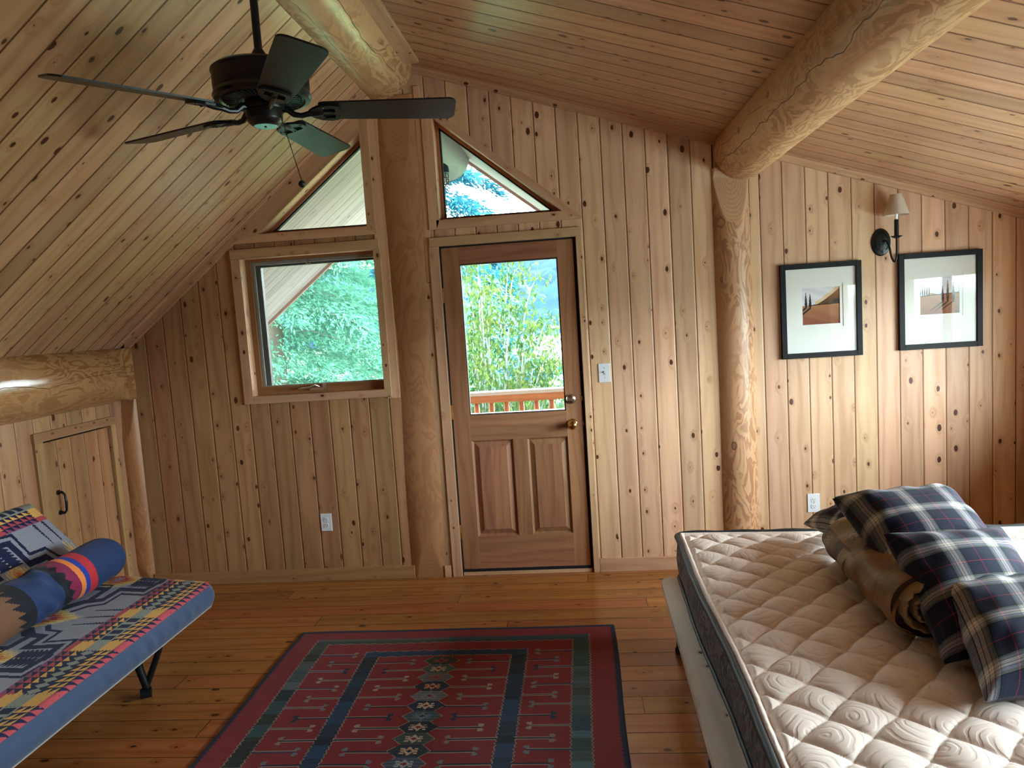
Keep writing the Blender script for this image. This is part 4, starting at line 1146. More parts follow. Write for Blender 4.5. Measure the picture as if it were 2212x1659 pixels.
# ------------------------------------------------------------------ BLANKET PATTERN (futon)
def blanket(P, Q):
    """P: metres from the front seam, Q: metres along"""
    navy = np.array(lin('#1b2142')); gray = np.array(lin('#8f919f')); yel = np.array(lin('#d9a95f')); pink = np.array(lin('#b04a54'))
    pale = np.array(lin('#8d938c')); mauve = np.array(lin('#8a4a6a')); org = np.array(lin('#d0773e')); cream = np.array(lin('#d9c483')); red = np.array(lin('#a02a38'))
    C = np.zeros(P.shape + (3,)); C[:] = gray
    BW_ = 0.240
    # ---- sawtooth border
    band = P < BW_
    C[band] = navy
    period = 0.70; q = (Q % period)
    nc = 8; cw = BW_ / nc
    ci = np.clip((P / cw).astype(int), 0, nc - 1); a = (P / cw) % 1
    rowh = 0.040
    b = (q / rowh) % 1
    cols = [pink, yel, yel, pale, pale, yel, pink, mauve]
    sgn = np.where(ci < 4, 1, -1)
    tri = np.where(sgn > 0, b > a, b > 1 - a) & (b > 0.12) 
    for k, c in enumerate(cols):
        mk = band & (ci == k) & tri
        if k in (3, 4):
            pc_ = np.abs(P - BW_ / 2)
            mk = band & (ci == k) & (pc_ / (cw * 0.95) + np.abs(b - 0.5) / 0.5 < 1.0)
        C[mk] = c
    for qb in (0.0, 0.40, 0.70):
        dq = np.abs(q - qb)
        jag = 0.034 + 0.016 * np.abs(((P / cw * 2) % 1) - .5) * 2
        mk = band & (dq < jag)
        for k, c in enumerate([pink, yel, yel, pale, pale, yel, yel, pink]):
            C[mk & (ci == k)] = c
    # second half of the repeat reads darker: dark lozenges between pale ones
    dz = band & (q > 0.44) & (q < 0.66) & (np.abs(P - BW_ / 2) < cw * 1.1)
    C[dz] = pale
    C[dz & (np.abs(((q / 0.055) % 1) - 0.5) < 0.33) & (np.abs(P - BW_ / 2) < cw * .8)] = navy
    # ---- field
    F_ = ~band
    p = P - BW_
    per = 0.73; t = np.abs(((Q - 0.06) % per) - per / 2)         # 0 at feather centre .. per/2
    def seg(pt, w):
        m_ = np.zeros(P.shape, bool)
        for (a0, b0), (a1, b1) in zip(pt[:-1], pt[1:]):
            dx, dy = a1 - a0, b1 - b0; L2 = dx * dx + dy * dy
            s_ = np.clip(((p - a0) * dx + (t - b0) * dy) / L2, 0, 1)
            m_ |= (np.maximum(np.abs(p - (a0 + s_ * dx)), np.abs(t - (b0 + s_ * dy))) < w)
        return m_
    # sunburst flames
    for pc_, tcn, rp_, rt in ((0.29, 0.365, 0.16, 0.10), (0.33, 0.0, 0.17, 0.085), (0.66, 0.365, 0.16, 0.10), (0.70, 0.0, .17, .085)):
        jit = 0.12 * np.sin(t * 900) + 0.10 * np.sin(t * 370 + 1)
        rr = np.abs(p - pc_) / rp_ + np.abs(t - tcn) / rt + jit
        for lim, c in ((1.0, cream), (0.78, yel), (0.60, org), (0.42, red), (0.2, np.array(lin('#b9879a'))), (0.1, gray)):
            C[F_ & (rr < lim)] = c
    path1 = [(0.0, 0.30), (0.012, 0.215), (0.145, 0.225), (0.150, 0.125), (0.22, 0.105), (0.26, 0.06)]
    thick = [(0.03, 0.365), (0.045, 0.265), (0.19, 0.270), (0.195, 0.165), (0.28, 0.145), (0.33, 0.09)]
    gapl = [(0.015, 0.33), (0.028, 0.238), (0.168, 0.246), (0.172, 0.145), (0.25, 0.124), (0.29, 0.075)]
    C[F_ & seg(thick, 0.019)] = navy
    C[F_ & seg(gapl, 0.008)] = gray
    C[F_ & seg(path1, 0.0085)] = navy
    # mirrored block further up
    pm = [(0.46 - a_, b_) for a_, b_ in thick[:4]]
    C[F_ & seg(pm, 0.017)] = navy
    C[F_ & seg([(a_ + .0, b_ + 0.035) for a_, b_ in pm], 0.006)] = navy
    # feathered fringe
    fr = F_ & (p > 0.055) & (p < 0.175) & (t > 0.295) & (np.abs(t - 0.335) < 0.020 + 0.03 * (((p / 0.020) % 1)))
    C[fr] = navy
    # feather lines at the centre
    for t0 in (0.0, 0.062):
        w_ = 0.003 + 0.010 * ((p / 0.014) % 1) * np.clip(1 - p / 0.14, 0, 1)
        C[F_ & (p < 0.145) & (np.abs(t - t0) < w_)] = navy
    r_ = np.random.default_rng(9); C *= (0.93 + 0.14 * r_.random(P.shape))[..., None]
    return C
# ------------------------------------------------------------------ FUTON
M_blanket = attrmat('patterned_blanket', 0.9, 700, 0.4, 0.05, 0.08)
def denim(name, c0, c1):
    m = N(name); t_ = m.n('ShaderNodeTexCoord')
    n1 = m.noise(t_.outputs['Object'], 7, 4, 0.6); n2 = m.noise(t_.outputs['Object'], 500, 2, 0.5)
    m.bsdf(m.mix(m.math('MULTIPLY_ADD', n2, 0.4, m.math('MULTIPLY', n1, 0.6)), c0, c1), 0.75, bump=n2, bstr=0.15, bdist=0.002, sheen=0.35, spec=0.3)
    return m.m
M_denim = denim('blue_cotton', (0.032, 0.062, 0.135), (0.020, 0.040, 0.092))
fut = empty('futon_sofa', (-1.4, -1.9, 0), label='blue futon sofa with a geometric patterned cover on the left', cat='sofa')
SXF, SXB, SYF, SYN, SZT, SZB = -1.060, -1.745, -1.085, -2.95, 0.420, 0.305
def seat_xy(p, q):
    """p 0 front .. D back ; q 0 far end .. L"""
    D_ = SXF - SXB; L_ = SYF - SYN
    pp = np.clip(p, 0, D_); qq = np.clip(q, 0, L_)
    rc = 0.055
    # round the corners
    for (cp, cq_, sp_, sq) in ((rc, rc, -1, -1), (rc, L_ - rc, -1, 1)):
        dx = (pp - cp) * sp_; dy = (qq - cq_) * sq
        mk = (dx > 0) & (dy > 0); d = np.sqrt(dx * dx + dy * dy) + 1e-9
        s_ = np.where(mk & (d > rc), rc / d, 1)
        pp = np.where(mk, cp + dx * s_ * sp_, pp); qq = np.where(mk, cq_ + dy * s_ * sq, qq)
    x = SXF - pp; y = SYF - qq + 0.17 * (pp / D_) * np.clip(1 - qq / 0.5, 0, 1)
    return x, y, pp, qq
D_, L_ = SXF - SXB, SYF - SYN
nu, nv = 230, 520
Qm, Pm = np.meshgrid(np.linspace(0, L_, nv + 1), np.linspace(0, D_, nu + 1), indexing='ij')
x, y, pp, qq = seat_xy(Pm, Qm)
e = np.minimum(pp, np.minimum(qq, L_ - qq))
z = SZT - 0.016 * np.clip(1 - e / 0.03, 0, 1) ** 2 + 0.004 * np.sin(pp * 9) * np.sin(qq * 4)
Pc, Qc = np.meshgrid((np.arange(nu) + .5) * D_ / nu, (np.arange(nv) + .5) * L_ / nv)
ob = gridmesh('seat_cover', x, y, z, M_blanket, fut, blanket(Pc, Qc))
# side wall of the seat cushion
per = []
def perim(n=40):
    rc = 0.055; pts = []
    for i in range(90): pts.append((0.0, L_ - rc - (L_ - 2 * rc) * i / 90))
    for i in range(12): a = pi + (pi / 2) * i / 12; pts.append((rc + rc * cos(a), rc + rc * sin(a)))
    for i in range(n): pts.append((rc + (D_ - rc) * i / n, 0.0))
    for i in range(n): pts.append((D_, L_ * i / n))
    for i in range(n): pts.append((D_ - (D_ - rc) * i / n, L_))
    for i in range(12): a = pi / 2 + (pi / 2) * i / 12; pts.append((rc + rc * cos(a), L_ - rc + rc * sin(a)))
    pts.append(pts[0]); return np.array(pts)
pr = perim()
nv2 = 16
V_, U_ = np.meshgrid(np.linspace(0, 1, nv2 + 1), np.arange(len(pr)), indexing='ij')
pp_, qq_ = pr[U_, 0], pr[U_, 1]
xs, ys, _, _ = seat_xy(pp_, qq_)
cxm, cym = (SXF + SXB) / 2, None
tx = np.gradient(xs, axis=1); ty = np.gradient(ys, axis=1); ln = np.sqrt(tx ** 2 + ty ** 2) + 1e-9
nx, ny = ty / ln, -tx / ln
sgn_ = np.where(nx * (xs - cxm) + ny * (ys - np.clip(ys, SYN + .2, SYF - .2)) < 0, -1, 1); nx, ny = nx * sgn_, ny * sgn_
arc = np.cumsum(np.r_[0, np.hypot(np.diff(pr[:, 0]), np.diff(pr[:, 1]))])[U_]
wr = 0
for s0, am in ((1.30, 1.0), (1.42, .8), (1.12, .7), (1.52, .9), (0.95, .5), (1.22, 1.0), (1.6, .6), (0.7, .5)):
    wr = wr - am * np.exp(-((arc - s0 - 0.05 * (V_ - .5)) / 0.010) ** 2) + 0.5 * am * np.exp(-((arc - s0 - 0.03) / 0.016) ** 2)
bulge = 0.020 * np.sin(pi * np.clip(V_, 0, 1)) ** 0.7 + 0.006 * wr * np.sin(pi * V_) 
zz = (SZT - 0.014) * (1 - V_) + SZB * V_
gridmesh('seat_side', xs + nx * bulge, ys + ny * bulge, zz, M_denim, fut)
mb = MB()
mb.tube([(float(a), float(b), SZB - 0.001) for a, b in zip(xs[0], ys[0])], 0.0035, 8, cap=False)
mb.build('piping', simple('white_piping', (0.30, 0.28, 0.28), 0.8), fut, smooth=True)
mb = MB(); mb.face([(float(a), float(b), SZB) for a, b in zip(xs[0][:-1:3], ys[0][:-1:3])], [(0, 0)] * len(xs[0][:-1:3])); mb.build('seat_underside', simple('black_underlining', (0.01, 0.01, 0.012), 0.9), fut)
# backrest, reclined
def backrest():
    Lb = 1.98; Hb = 0.57; th = 0.02
    y0 = -0.86
    ax_ = Vector((-0.70, 0, 0.714)).normalized(); nr = Vector((0.714, 0, 0.70)).normalized()
    base = Vector((-1.745, 0, 0.425))
    nu, nv = 190, 420
    Qb, Hh = np.meshgrid(np.linspace(0, Lb, nv + 1), np.linspace(0, Hb, nu + 1), indexing='ij')
    rc = 0.11
    hh, qb = Hh.copy(), Qb.copy()
    for sq, cq_ in ((-1, rc), (1, Lb - rc)):
        dx = hh - (Hb - rc); dy = (qb - cq_) * sq
        mk = (dx > 0) & (dy > 0); d = np.sqrt(dx * dx + dy * dy) + 1e-9; s_ = np.where(d > rc, rc / d, 1)
        hh = np.where(mk, Hb - rc + dx * s_, hh); qb = np.where(mk, cq_ + dy * s_ * sq, qb)
    e = np.minimum(np.minimum(qb, Lb - qb), Hb - hh)
    off = -0.05 * np.clip(1 - e / 0.07, 0, 1) ** 2 + 0.004 * np.sin(qb * 6)
    X = base.x + ax_.x * hh + nr.x * off; Z = base.z + ax_.z * hh + nr.z * off; Y = y0 - qb
    Pc, Qc = np.meshgrid((np.arange(nu) + .5) * Hb / nu, (np.arange(nv) + .5) * Lb / nv)
    gridmesh('backrest_cover', X, Y, Z, M_blanket, fut, blanket(Hb + 0.0 - Pc + 0.08, Qc + 0.33))
    # blue shell behind
    X2 = X - nr.x * th * np.clip(e / 0.03, 0, 1) * 0 ; 
    offb = off - th
    X2 = base.x + ax_.x * hh + nr.x * offb; Z2 = base.z + ax_.z * hh + nr.z * offb
    ob = gridmesh('backrest_shell', np.minimum(X2, 9)[:, ::1], Y, Z2, M_denim, fut); ob.data.flip_normals()
backrest()
# black tubular frame and legs
mb = MB()
mb.tube([(-1.16, SYF - 0.12, 0.292), (-1.16, SYN + 0.1, 0.292)], 0.012, 12); mb.tube([(-1.66, SYF - 0.10, 0.292), (-1.66, SYN + 0.1, 0.292)], 0.012, 12)
mb.tube([(-1.16, -1.45, 0.292), (-1.66, -1.45, 0.292)], 0.012, 12); mb.tube([(-1.16, -2.75, 0.292), (-1.66, -2.75, 0.292)], 0.012, 12)
mb.build('frame_rails', M_black, fut, smooth=True, angle=40)
def fleg(x, y, sx=1):
    mb = MB()
    mb.tube([(x + 0.11 * sx, y + 0.02, 0.292), (x + 0.075 * sx, y + 0.015, 0.20), (x + 0.03 * sx, y + 0.01, 0.10), (x + 0.005, y, 0.035)], [0.014, 0.014, 0.014, 0.013], 12)
    mb.tube([(x + 0.02 * sx, y - 0.015, 0.292), (x - 0.01 * sx, y - 0.02, 0.22), (x + 0.0, y - 0.015, 0.14), (x + 0.012 * sx, y, 0.05)], [0.018, 0.019, 0.018, 0.016], 12)
    lg = mb.build('leg', M_black, fut, smooth=True, angle=50)
    mb = MB(); mb.tube([(x - 0.012, y - 0.012, 0.024), (x + 0.028, y + 0.010, 0.024)], [0.0235, 0.0235], 20); mb.build('foot_wheel', M_black, lg, smooth=True, angle=50)
fleg(-1.255, -1.42); fleg(-1.255, -2.72); fleg(-1.60, -1.42, -1); fleg(-1.60, -2.72, -1)

# bolster
def bolster():
    xa, za, r, y0, Lb = -1.655, 0.534, 0.110, -0.995, 1.0
    nu, nv = 96, 300
    s = np.linspace(0, 1, nv + 1); th = np.linspace(0, 2 * pi, nu + 1)
    S, T = np.meshgrid(s, th, indexing='ij')
    d = S * Lb
    rr = np.where(d < 0.05, np.sqrt(np.clip(1 - ((0.05 - d) / 0.05) ** 2, 0, 1)) * 0.035 + (r - 0.035) * np.clip(d / 0.004, 0, 1), r)
    rr = np.where(d > Lb - 0.004, r * np.clip((Lb - d) / 0.004, 0, 1), rr)
    wr = np.exp(-((d - 0.52) / 0.10) ** 2) * (0.005 * np.sin(T * 4 + d * 40) + 0.003 * np.sin(T * 7 - d * 60)) + 0.002 * np.sin(T * 3 + d * 20)
    rr = rr + wr * (rr > 0.05)
    X = xa + rr * np.cos(T) * 1.03; Z = za + rr * np.sin(T) * (0.98 - 0.0); Y = y0 - d + 0.07 * 0
    X = X + 0.02 * d
    Dc, Tc = np.meshgrid((np.arange(nv) + .5) / nv * Lb, (np.arange(nu) + .5) / nu * 2 * pi, indexing='ij')
    navy, red, org, blu, mag, blk, brn = [np.array(lin(c)) for c in ('#22335a', '#b02a32', '#d97a3a', '#23358f', '#7a1f42', '#16161f', '#6b4a34')]
    C = np.zeros(Dc.shape + (3,)); C[:] = navy
    k = Dc - 0.035 * np.sin(Tc * 1 + 0.6)
    C[(k > 0.235) & (k < 0.29)] = red; C[(k > 0.29) & (k < 0.322)] = blu; C[(k > 0.322) & (k < 0.356)] = org
    m1 = (k > 0.356) & (k < 0.46); C[m1] = mag
    teeth = (k > 0.40 + 0.03 * np.abs(((Tc * 7 / pi) % 1) - .5) * 2) & (k < 0.46); C[teeth] = blk
    C[(k > 0.46) & (k < 0.47)] = blk
    C[(k > 0.66) & (k < 0.98)] = brn
    C[(k > 0.64) & (k < 0.70 + 0.05 * (((Tc * 8 / pi) % 1)))] = blk
    C *= (0.93 + .14 * np.random.default_rng(3).random(C.shape[:2]))[..., None]
    ob = gridmesh('bolster_cushion', X, Y, Z, attrmat('bolster_cloth', 0.8, 600, 0.15, 0.05, 0.05), None, C)
    return ob
tag(bolster(), 'long navy bolster cushion with red, orange and blue bands lying on the futon', 'bolster')

# ------------------------------------------------------------------ BED PLATFORM + MATTRESS
bed = empty('bed_platform', (2.3, -1.9, 0), label='low wooden bed platform with a pale plank rim under the quilted mattress', cat='bed')
PZ = 0.30
mb = MB()
x_e = lambda y: 1.139 + (y + 0.934) * 0.012
out = [(1.235, -0.925), (1.215, -0.921)]
pts = []
for i in range(9):
    a = pi / 2 + (pi / 2) * i / 8; pts.append((1.195 + 0.056 * cos(a), -0.975 + 0.056 * sin(a)))
pts = [(1.262, -0.919)] + pts + [(x_e(-2.95) , -2.95), (1.245, -2.95)]
mb.poly(pts, lambda a, b, d: (a, b, PZ - 0.030 + d), 0.030, grain2=(0, 1))
mb.build('rim_plank', M_grey_wood, bed, bevel=0.004)
mb = MB(); mb.box(1.265, 3.34, -2.93, -0.95, PZ - 0.045, PZ - 0.004, grain=0); mb.build('platform_deck', M_grey_wood, bed)
M_side = pine('plain_pine_side', 0, 0, (0.52, 0.27, 0.12), (0.36, 0.16, 0.06), 0.5, knots=0.2)
mb = MB(); mb.box(1.205, 1.235, -2.90, -1.02, 0.08, PZ - 0.030, grain=1); mb.box(1.235, 3.30, -1.05, -1.02, 0.08, PZ - 0.045, grain=0); mb.box(1.235, 3.30, -2.90, -2.87, 0.08, PZ - 0.045, grain=0)
mb.build('platform_side', M_side, bed)
for (lx, ly) in ((1.20, -1.10), (1.20, -2.80), (3.22, -1.10), (3.22, -2.80), (1.20, -1.95)):
    mb = MB(); mb.lathe([(0.024, 0.0), (0.026, 0.02), (0.020, 0.03), (0.014, 0.09)], (lx, ly, 0), 20); mb.build('leg', M_black, bed, smooth=True, angle=40)

M_quilt = N('quilted_damask')
_t = M_quilt.n('ShaderNodeTexCoord')
def quilt_mat():
    m = M_quilt
    u, v = m.uv()
    # embossed swirls that differ from cell to cell
    a = m.math('ADD', m.math('DIVIDE', u, 0.175), m.math('DIVIDE', v, 0.180)); b = m.math('SUBTRACT', m.math('DIVIDE', u, 0.175), m.math('DIVIDE', v, 0.180))
    ia, ib = m.math('FLOOR', a), m.math('FLOOR', b)
    wn = m.n('ShaderNodeTexWhiteNoise', noise_dimensions='2D'); m.l(m.xyz(ia, ib, 0), wn.inputs[0])
    s_ = m.n('ShaderNodeSeparateColor'); m.l(wn.outputs[1], s_.inputs[0])
    fa = m.math('SUBTRACT', m.math('SUBTRACT', a, ia), s_.outputs[0]); fb = m.math('SUBTRACT', m.math('SUBTRACT', b, ib), s_.outputs[1])
    nd = m.noise(m.xyz(m.math('MULTIPLY', u, 14), m.math('MULTIPLY', v, 14), 0), 1.0, 2, 0.5)
    d = m.math('SQRT', m.math('ADD', m.math('MULTIPLY', fa, fa), m.math('MULTIPLY', fb, fb)))
    wv = m.math('SINE', m.math('ADD', m.math('MULTIPLY', d, 30.0), m.math('MULTIPLY', nd, 11.0)))
    em = m.ss(wv, 0.1, 1.0)
    fine = m.noise(m.xyz(m.math('MULTIPLY', u, 700), m.math('MULTIPLY', v, 700), 0), 1.0, 2)
    h = m.math('MULTIPLY_ADD', em, -1.0, m.math('MULTIPLY', fine, 0.12))
    st = m.noise(m.xyz(m.math('MULTIPLY', u, 2.2), m.math('MULTIPLY', v, 2.2), 0), 1.0, 3)
    col = m.mix(st, (0.84, 0.70, 0.64), (0.79, 0.68, 0.63))
    m.bsdf(col, 0.62, bump=h, bstr=0.32, bdist=0.003, sheen=0.1, spec=0.35)
    return m.m
quilt_mat()
mat_ = empty('mattress', (2.24, -1.9, PZ), label='white quilted mattress with a dark patterned side lying on the wooden platform', cat='mattress')
MX0, MX1, MY0, MY1 = 1.225, 3.28, -0.905, -2.86
MT = 0.525
Wm, Hm = MX1 - MX0, MY0 - MY1
def outline(px, py, rc=0.045):
    x, y = px.copy(), py.copy()
    for cx_, sx_ in ((MX0 + rc, -1), (MX1 - rc, 1)):
        for cy_, sy_ in ((MY1 + rc, -1), (MY0 - rc, 1)):
            dx = (x - cx_) * sx_; dy = (y - cy_) * sy_
            mk = (dx > 0) & (dy > 0); d = np.sqrt(dx * dx + dy * dy) + 1e-9; s_ = np.where(d > rc, rc / d, 1)
            x = np.where(mk, cx_ + dx * s_ * sx_, x); y = np.where(mk, cy_ + dy * s_ * sy_, y)
    # gentle skew: the far edge runs slightly toward the camera at the right
    y = y - 0.050 * (x - MX0) * np.clip((y - MY1) / Hm, 0, 1)
    x = x + 0.006 * np.sin(y * 5.0) * np.clip(1 - (x - MX0) / 0.3, 0, 1)
    return x, y
nu, nv = 420, 400
YY, XX = np.meshgrid(np.linspace(MY1, MY0, nv + 1), np.linspace(MX0, MX1, nu + 1), indexing='ij')
uu = XX + 0.010 * np.sin(YY * 35) ; vv = YY + 0.010 * np.sin(XX * 36)
A_ = pi * (uu / 0.175 + vv / 0.180); B_ = pi * (uu / 0.175 - vv / 0.180)
pf = np.clip(np.abs(np.sin(A_)) * np.abs(np.sin(B_)), 0, 1) ** 0.36
e = np.minimum(np.minimum(XX - MX0, MX1 - XX), np.minimum(MY0 - YY, YY - MY1))
pf = pf * np.clip((e - 0.028) / 0.02, 0, 1) + np.where(e < 0.03, 0.75 * np.sin(np.clip(e / 0.03, 0, 1) * pi) ** 0.6, 0)
zt = MT - 0.016 + 0.023 * pf - 0.010 * np.clip(1 - e / 0.02, 0, 1) ** 2 + 0.022 * np.clip(e / 0.5, 0, 1) ** 0.6 - 0.01 + 0.004 * np.sin(XX * 3 + YY * 2)
xo, yo = outline(XX, YY)
gridmesh('quilted_top', xo, yo, zt, M_quilt.m, mat_, uv=(XX, YY))
def damask():
    m = N('dark_damask_border'); u, v = m.uv()
    d = m.noise(m.xyz(m.math('MULTIPLY', u, 16), m.math('MULTIPLY', v, 9), 0), 1.0, 3, 0.6, dist=1.2)
    c = m.math('FRACT', m.math('MULTIPLY', d, 5.0))
    ln_ = m.ss(m.math('ABSOLUTE', m.math('SUBTRACT', c, 0.5)), 0.30, 0.12)
    fil = m.ss(m.noise(m.xyz(m.math('MULTIPLY', u, 6), m.math('MULTIPLY', v, 5), 3), 1.0, 1), 0.5, 0.56)
    col = m.mix(m.math('MULTIPLY', ln_, 0.8), (0.010, 0.012, 0.02), (0.20, 0.18, 0.19)); col = m.mix(m.math('MULTIPLY', fil, 0.35), col, (0.14, 0.11, 0.10))
    m.bsdf(col, 0.7, bump=ln_, bstr=0.2, bdist=0.003, sheen=0.02); return m.m
def loopgrid(name, z0, z1, bul, n, mat, inset=0.0, nz=10):
    P_ = []
    for i in range(n): P_.append((MX0, MY1 + Hm * i / n))
    for i in range(n): P_.append((MX0 + Wm * i / n, MY0))
    for i in range(n): P_.append((MX1, MY0 - Hm * i / n))
    for i in range(n): P_.append((MX1 - Wm * i / n, MY1))
    P_.append(P_[0]); P_ = np.array(P_)
    x, y = outline(P_[:, 0], P_[:, 1])
    tx, ty = np.gradient(x), np.gradient(y); l_ = np.hypot(tx, ty) + 1e-9; nx, ny = -ty / l_, tx / l_
    s = np.r_[0, np.cumsum(np.hypot(np.diff(x), np.diff(y)))]
    V, I = np.meshgrid(np.linspace(0, 1, nz + 1), np.arange(len(P_)), indexing='ij')
    b = bul * np.sin(pi * V) - inset
    Z = z0 + (z1 - z0) * V
    return gridmesh(name, x[I] + nx[I] * b, y[I] + ny[I] * b, Z, mat, mat_, uv=(s[I], Z)), x, y
_, mxp, myp = loopgrid('side_panel', PZ + 0.004, MT - 0.016, 0.012, 90, damask())
M_pipe = simple('black_piping', (0.012, 0.014, 0.018), 0.6)
_tx, _ty = np.gradient(mxp), np.gradient(myp); _l = np.hypot(_tx, _ty) + 1e-9; _nx, _ny = -_ty / _l, _tx / _l
for zz_, rr_, nm in ((MT - 0.013, 0.012, 'top_piping'), (PZ + 0.009, 0.008, 'bottom_piping')):
    mb = MB(); mb.tube([(float(a + 0.007 * c), float(b + 0.007 * d), zz_ + 0.002 * sin(a * 31 + b * 23)) for a, b, c, d in zip(mxp, myp, _nx, _ny)], rr_, 10, cap=False); mb.build(nm, M_pipe, mat_, smooth=True)

# ------------------------------------------------------------------ PILLOWS
def plaid_mat():
    m = N('plaid_flannel'); u, v = m.uv()
    nv_, bl, gr, gg, wt, rd = (0.052, 0.064, 0.130), (0.012, 0.014, 0.018), (0.50, 0.50, 0.54), (0.34, 0.37, 0.31), (0.80, 0.75, 0.72), (0.62, 0.07, 0.14)
    stops = [(0.0, bl), (0.018, gg), (0.06, gr), (0.115, bl), (0.124, wt), (0.17, bl), (0.178, wt), (0.24, bl), (0.249, gr), (0.30, gg), (0.335, bl), (0.355, nv_), (0.44, (0.10, 0.10, 0.13)), (0.455, nv_), (0.655, rd), (0.668, nv_), (0.86, (0.10, 0.10, 0.13)), (0.875, nv_)]
    def band(c, off):
        f = m.math('FRACT', m.math('ADD', m.math('DIVIDE', c, 0.160), off))
        r_ = m.n('ShaderNodeValToRGB'); r_.color_ramp.interpolation = 'CONSTANT'; m.l(f, r_.inputs[0])
        els = r_.color_ramp.elements
        els[0].position = 0; els[0].color = (*stops[0][1], 1); els[1].position = stops[1][0]; els[1].color = (*stops[1][1], 1)
        for p_, c_ in stops[2:]:
            e_ = els.new(p_); e_.color = (*c_, 1)
        return r_.outputs[0]
    heath = m.noise(m.xyz(m.math('MULTIPLY', u, 900), m.math('MULTIPLY', v, 900), 0), 1.0, 2, 0.6)
    thr = m.ss(heath, 0.40, 0.60)
    col = m.mix(m.math('MULTIPLY_ADD', thr, 0.36, 0.32), band(u, 20.3), band(v, 20.12))
    gmn = m.n('ShaderNodeGamma'); m.l(col, gmn.inputs[0]); gmn.inputs[1].default_value = 1.75; col = gmn.outputs[0]
    m.bsdf(col, 0.85, bump=heath, bstr=0.2, bdist=0.0015, sheen=0.06, spec=0.2)
    return m.m
M_plaid = plaid_mat()
def pillow(TL, TR, BL, thick, seed, label, zmin=None, puff=1.0, uvo=(0, 0), bend=0.0, rot=0.0, blfn=None):
    TL, TR, BL = [np.array(p, float) for p in (TL, TR, BL)]
    Uv = (TR - TL) / 2; Vv = (TL - BL) / 2; C0 = (TR + BL) / 2
    Lu, Lv = np.linalg.norm(Uv), np.linalg.norm(Vv)
    n = np.cross(Uv, Vv); n /= np.linalg.norm(n)
    if n[2] < 0: n = -n
    N_ = 56
    a = np.linspace(-1, 1, N_ + 1); b = np.concatenate([np.linspace(-1, 1, N_ + 1), np.linspace(1, -1, N_ + 1)[1:]])
    B, A = np.meshgrid(b, a, indexing='ij')
    side = np.ones_like(B); side[N_ + 1:] = -1
    ua = A * (1 - 0.115 * (1 - np.abs(B) ** 2.6)); vb = B * (1 - 0.115 * (1 - np.abs(A) ** 2.6))
    # rounded tips
    tip = (np.abs(A) * np.abs(B)) ** 6; ua = ua * (1 - 0.025 * tip); vb = vb * (1 - 0.025 * tip)
    h = (np.clip(1 - A ** 4, 0, 1) * np.clip(1 - B ** 4, 0, 1)) ** 0.50
    h = h * (0.75 + 0.25 * np.cos(A * 1.4) * np.cos(B * 1.4)) * puff
    r_ = np.random.default_rng(seed); ph = r_.uniform(0, 6, 6)
    edge = np.clip((np.maximum(np.abs(A), np.abs(B)) - 0.55) / 0.45, 0, 1)
    wr = 0.030 * edge * (1 - edge) * 4 * (np.sin(A * 11 + ph[0]) * np.abs(B) + np.sin(B * 10 + ph[1]) * np.abs(A)) + 0.02 * np.sin(A * 3 + ph[2]) * np.sin(B * 2.6 + ph[3])
    hh = side * thick / 2 * h * (1 + 0.0 * wr) + thick * 0.5 * wr * h * 3.2
    hh = hh - bend * (A ** 2) * 0.5
    Pt = C0[None, None, :] + ua[..., None] * Uv + vb[..., None] * Vv + hh[..., None] * n
    if blfn: Pt = blfn(Pt, A, B)
    if zmin is not None:
        over = zmin - Pt[..., 2]
        Pt[..., 2] = np.where(over > 0, zmin + 0.0006 * np.clip(side, 0, 1), Pt[..., 2])
    ob = gridmesh('plaid_pillow', Pt[..., 0], Pt[..., 1], Pt[..., 2], M_plaid, None, uv=(A * Lu + uvo[0], B * Lv + uvo[1]))
    nrm = ob.data.polygons[N_ * N_ // 2 + N_ // 2].normal
    if nrm.dot(Vector(n)) < 0: ob.data.flip_normals()
    tag(ob, label, 'pillow', 'plaid pillows on the mattress')
    return ob
ZM = 0.548
pillow((1.765, -1.10, 0.600), (2.16, -1.03, 0.68), (1.83, -1.47, 0.665), 0.15, 1, 'dark plaid pillow lowest in the heap, mostly tucked behind the others', zmin=ZM, uvo=(0.02, 0.05))
pillow((1.744, -1.544, 0.84), (2.205, -1.514, 0.855), (1.781, -1.965, 0.665), 0.23, 2, 'plaid pillow farthest from the camera, topmost above the rolled comforter', zmin=ZM, uvo=(0.02, 0.013), puff=1.0)
pillow((1.763, -1.974, 0.835), (2.19, -1.88, 0.815), (1.766, -2.375, 0.575), 0.20, 3, 'plaid pillow in the middle of the overlapping row', zmin=ZM, uvo=(0.075, 0.05))
pillow((1.841, -2.14, 0.745), (2.285, -2.075, 0.72), (1.765, -2.575, 0.580), 0.19, 4, 'plaid pillow nearest the camera at the right edge', zmin=ZM, uvo=(0.03, 0.02))

